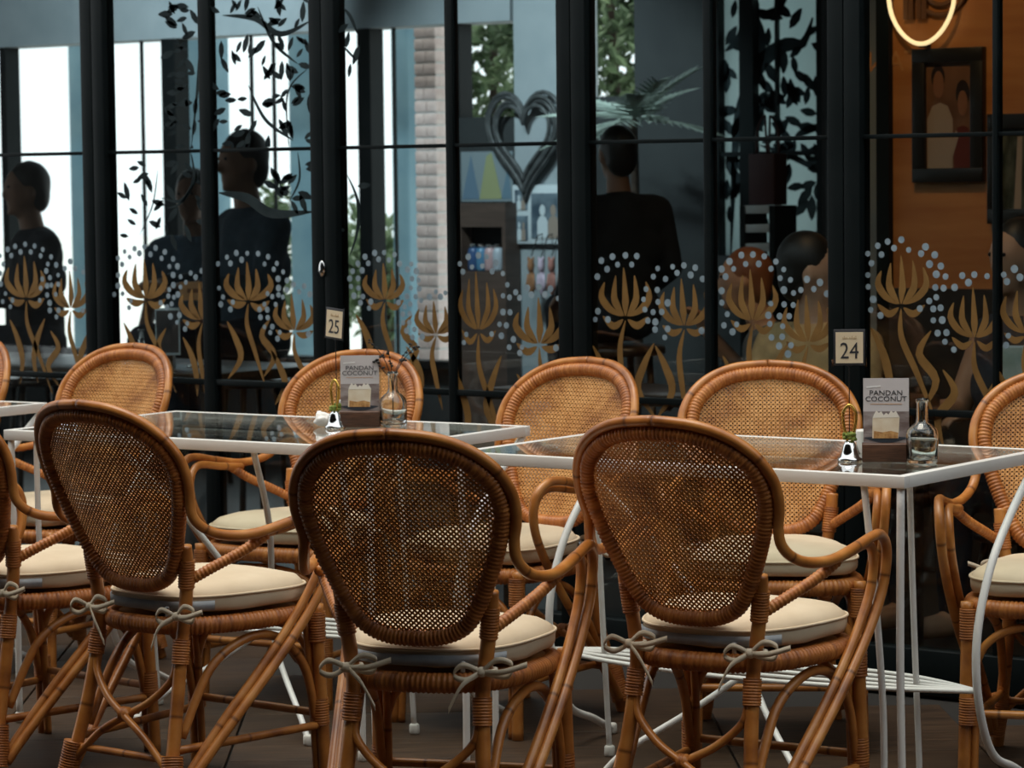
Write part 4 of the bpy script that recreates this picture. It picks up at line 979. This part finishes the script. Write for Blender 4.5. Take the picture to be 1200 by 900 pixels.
def person(px, py, Y, rz, label, skin, shirt, hairc, trous=(.02, .02, .025), sc=1.0, arms='table', long_hair=False, sleeves='short', lean=0, head_turn=0):
    hc = wp(px, py, Y); t = empty('person', (0, 0, 0)); tag(t, label, 'person')
    dz = hc.z-1.22*sc-.0; seat = .48*sc+dz
    def T(p): x, y, z = p; return Vector((x*sc, (y+lean*max(z-.5, 0))*sc, z*sc+dz))
    floorz = 0
    sk, sh, tr_, hr = MB(), MB(), MB(), MB()
    def both(mb, pts, rad):
        limb(mb, [T(p) for p in pts], [r*sc for r in rad])
    # trunk
    for mb, g in ((sk, 0), (sh, .012)):
        both(mb, [(-.05, 0, .53), (.05, 0, .53)], [.125+g, .125+g]); both(mb, [(-.045, -.01, .66), (.045, -.01, .66)], [.105+g, .105+g]); both(mb, [(-.07, -.01, .82), (.07, -.01, .82)], [.115+g, .115+g])
        both(mb, [(-.10, -.015, .93), (.10, -.015, .93)], [.09+g, .09+g]); both(mb, [(-.155, -.02, .985), (.155, -.02, .985)], [.055+g, .055+g])
        both(mb, [(0, -.01, .53), (0, -.015, .95)], [.12+g, .11+g])
    both(sk, [(0, -.01, 1.0), (0, .012, 1.13)], [.06, .052])
    hd = Matrix.Translation(T((0, .025, 1.22))) @ Matrix.Rotation(R(head_turn), 4, 'Z') @ Matrix.Scale(sc, 4)
    def hs_(mb, c, r, s_=(1, 1, 1)):
        q = MB(); q.sphere(c, r, s_, 18, 12); mb.add([hd @ Vector(v) for v in q.v], q.f)
    hs_(sk, (0, 0, .015), .1, (.76, .95, 1.05)); hs_(sk, (0, .028, -.055), .062, (.82, .92, 1.0)); hs_(sk, (0, .098, -.015), .016, (.8, 1.0, 1.5)); hs_(sk, (0, .090, .02), .013, (.6, .8, 2))
    hs_(sk, (0, .078, -.058), .016, (1.5, .7, .6)); hs_(sk, (0, .072, -.095), .02, (1.1, .8, .8))
    for s in (-1, 1): hs_(sk, (s*.078, -.005, -.005), .026, (.35, .7, 1.15)); hs_(sk, (s*.032, .076, .020), .016, (1.3, .6, .6))
    hs_(hr, (0, -.018, .035), .1, (.83, 1.0, 1.04)); hs_(hr, (0, -.055, -.02), .075, (1.0, .75, 1.1))
    if long_hair:
        for s in (-1, 0, 1): both(hr, [(s*.05, -.055, 1.20), (s*.06, -.085, .98)], [.055, .045])
    # arms
    for s in (-1, 1):
        sh_, el, wr = ((s*.185, -.02, .975), (s*.235, .06, .74), (s*.16, .30, .755))
        if arms == 'raised' and s > 0: el, wr = (s*.25, .10, .80), (s*.10, .22, 1.02)
        if arms == 'down': el, wr = (s*.24, -.03, .72), (s*.20, .17, .60)
        both(sk, [sh_, el, wr], [.052, .041, .028]); d = Vector(wr)-Vector(el)
        hand(sk, T(wr), d, -s)
        e2 = tuple(Vector(sh_).lerp(Vector(el), .6))
        if sleeves == 'short': both(sh, [sh_, e2], [.066, .060])
        elif sleeves == 'long': both(sh, [sh_, el, tuple(Vector(el).lerp(Vector(wr), .9))], [.066, .056, .043])
        # legs; feet rest on the floor or on the stool ring
        hip, kn = (s*.09, 0, .53), (s*.115, .40, .535)
        an = T((s*.115, .39, .09)); an.z = max(an.z, .09); kz = T(kn)
        ft = an+Vector((0, .13*sc, -.045))
        for mb, g in ((sk, 0), (tr_, .010)):
            capsule(mb, T(hip), kz, (.085+g)*sc, (.062+g)*sc); capsule(mb, kz, an, (.058+g)*sc, (.04+g)*sc)
        capsule(sk, an+Vector((0, -.02, -.04)), ft, .042, .034)
    both(tr_, [(-.06, 0, .53), (.06, 0, .53)], [.136, .136])
    b = sk.build('body', skin, t); remesh(b, .011)
    for mb, nm, mt_ in ((sh, 'shirt', shirt), (tr_, 'trousers', trous), (hr, 'hair', hairc)):
        q = mb.build(nm, mt_, b); remesh(q, .014)
    e = MB()
    for s in (-1, 1): hs_(e, (s*.031, .086, .020), .0065)
    e.build('eyes', M_WIRE, b)
    t.location = (0, 0, 0); ang = R(rz)
    # put head over its spot
    off = Matrix.Rotation(ang, 3, 'Z') @ Vector((0, (.025+lean*.72)*sc, 0)); t.rotation_euler = (0, 0, ang); t.location = (hc.x-off.x, Y-off.y, 0)
    # stool under the sitter
    zs_ = T((0, 0, .53)).z-.150*sc; st = empty('stool', (t.location.x, t.location.y, 0), ang); tag(st, 'dark stool under the '+' '.join(label.replace(',', '').split()[:9]), 'stool')
    m = MB(); m.lathe([(.15, zs_-.035), (.165, zs_-.03), (.165, zs_-.006), (.155, zs_)], sides=24); m.build('seat', M_DKWOOD, st)
    for i in range(4):
        a = PI/4+i*PI/2; m = MB(); m.tube([Vector((.11*math.cos(a), .11*math.sin(a), zs_-.034)), Vector((.15*math.cos(a), .15*math.sin(a), 0))], .014, 8); m.build('leg', M_DKWOOD, st)
    return t
def cloth(n, c): return mat(n, c, .85, col2=tuple(v*1.25 for v in c), scale=25, spec=.2)
SK1, SK2, SK3 = mat('skin_tan', (.46, .24, .14), .55), mat('skin_brown', (.24, .12, .07), .55), mat('skin_light', (.58, .34, .22), .55)
HB, HRB = mat('hair_black', (.008, .007, .006), .5), mat('hair_auburn', (.20, .065, .02), .5)
TR = cloth('cloth_navy', (.02, .022, .03))
person(30, 224, 9.2, 150, 'person in dark top with cropped hair, behind the left door', SK2, cloth('cloth_black', (.02, .022, .028)), HB, TR, 1.0, 'table', False, 'long')
person(283, 192, 9.0, 160, 'person in dark blue top behind the painted branches', SK2, cloth('cloth_dark_blue', (.025, .04, .055)), HB, TR, 1.06, 'table', False, 'long')
person(226, 232, 9.7, 200, 'person in slate blue top, beside the person behind the branches', SK2, cloth('cloth_slate', (.07, .11, .15)), HB, TR, 1.0, 'down', False, 'short')
person(722, 182, 8.7, 60, 'person in black, back turned, before the pale palm', SK2, cloth('cloth_black2', (.010, .011, .012)), HB, TR, .82, 'down', False, 'long')
person(872, 330, 8.55, 120, 'person in grey top with auburn hair, hand raised', SK1, cloth('cloth_grey', (.10, .105, .105)), HRB, TR, .90, 'raised', False, 'short', .25)
person(950, 318, 7.85, 175, 'person in tan top with black hair, arms on the table', SK3, cloth('cloth_tan', (.50, .33, .16)), HB, TR, .95, 'table', False, 'short', 0, 125)
person(1192, 305, 7.95, 160, 'person in dark sleeveless top with long black hair and bare arms', SK1, cloth('cloth_dark_vest', (.03, .035, .045)), HB, TR, .97, 'table', True, 'none')

# ---- spotlights added to light the room
def spot(name, loc, target, energy, col, size, blend=.6, rad=.05):  # can and rod are invented fittings for an added light
    t = empty(name, loc); l = bpy.data.lights.new(name, 'SPOT'); l.energy = energy; l.color = col; l.spot_size = R(size); l.spot_blend = blend; l.shadow_soft_size = rad
    o = bpy.data.objects.new('bulb', l); C.objects.link(o); o.parent = t; o.rotation_euler = (Vector(target)-Vector(loc)).to_track_quat('-Z', 'Y').to_euler()
    o.location = (0, 0, 0)
    d = (Vector(target)-Vector(loc)).normalized(); m = MB(); m.tube([-d*.10, -d*.02, d*.03], [.035, .04, .045], 14, cap=False); m.build('lamp_can', M_BLACK, t)
    m = MB(); m.tube([Vector((0, 0, .03)), Vector((0, 0, 2.9-loc[2]))], .008, 6); m.build('drop_rod', M_BLACK, t)
    return t
c = wp(1115, 150, YW)
tag(spot('added_spot', (c.x+.15, YW-1.1, 2.72), (c.x-.1, YW, c.z-.15), 32, (1, .60, .28), 75), 'unseen spotlight added to light the orange wall', 'spotlight')  # unseen warm light added for the orange wall
c = wp(950, 380, 7.6)
tag(spot('added_spot', (c.x+.35, 7.25, 2.72), (c.x+.1, 7.75, .9), 24, (1, .62, .32), 80), 'unseen spotlight added over the diners by the orange wall', 'spotlight')  # unseen warm light added above the seated people
c = wp(636, 200, YB)
tag(spot('added_spot', (c.x+.3, YB-1.7, 2.72), (c.x, YB, c.z), 170, (.78, .93, 1), 70), 'added fill spotlight aimed at the heart wreath', 'spotlight')  # cool light added to brighten the grey wall
c = wp(770, 200, YB)
tag(spot('added_spot', (c.x+.3, YB-1.9, 2.72), (c.x, YB-.8, c.z), 50, (.80, .95, 1), 75), 'added fill spotlight over the pale palm', 'spotlight')  # cool fill added for the dark part of the room
c = wp(180, 20, YB)
tag(spot('added_spot', (c.x+.9, YB-1.6, 2.55), (c.x, YB, 2.45), 190, (.80, .93, 1), 95), 'added fill spotlight aimed at the window lintel', 'spotlight')  # cool fill added to lift the lintel to grey
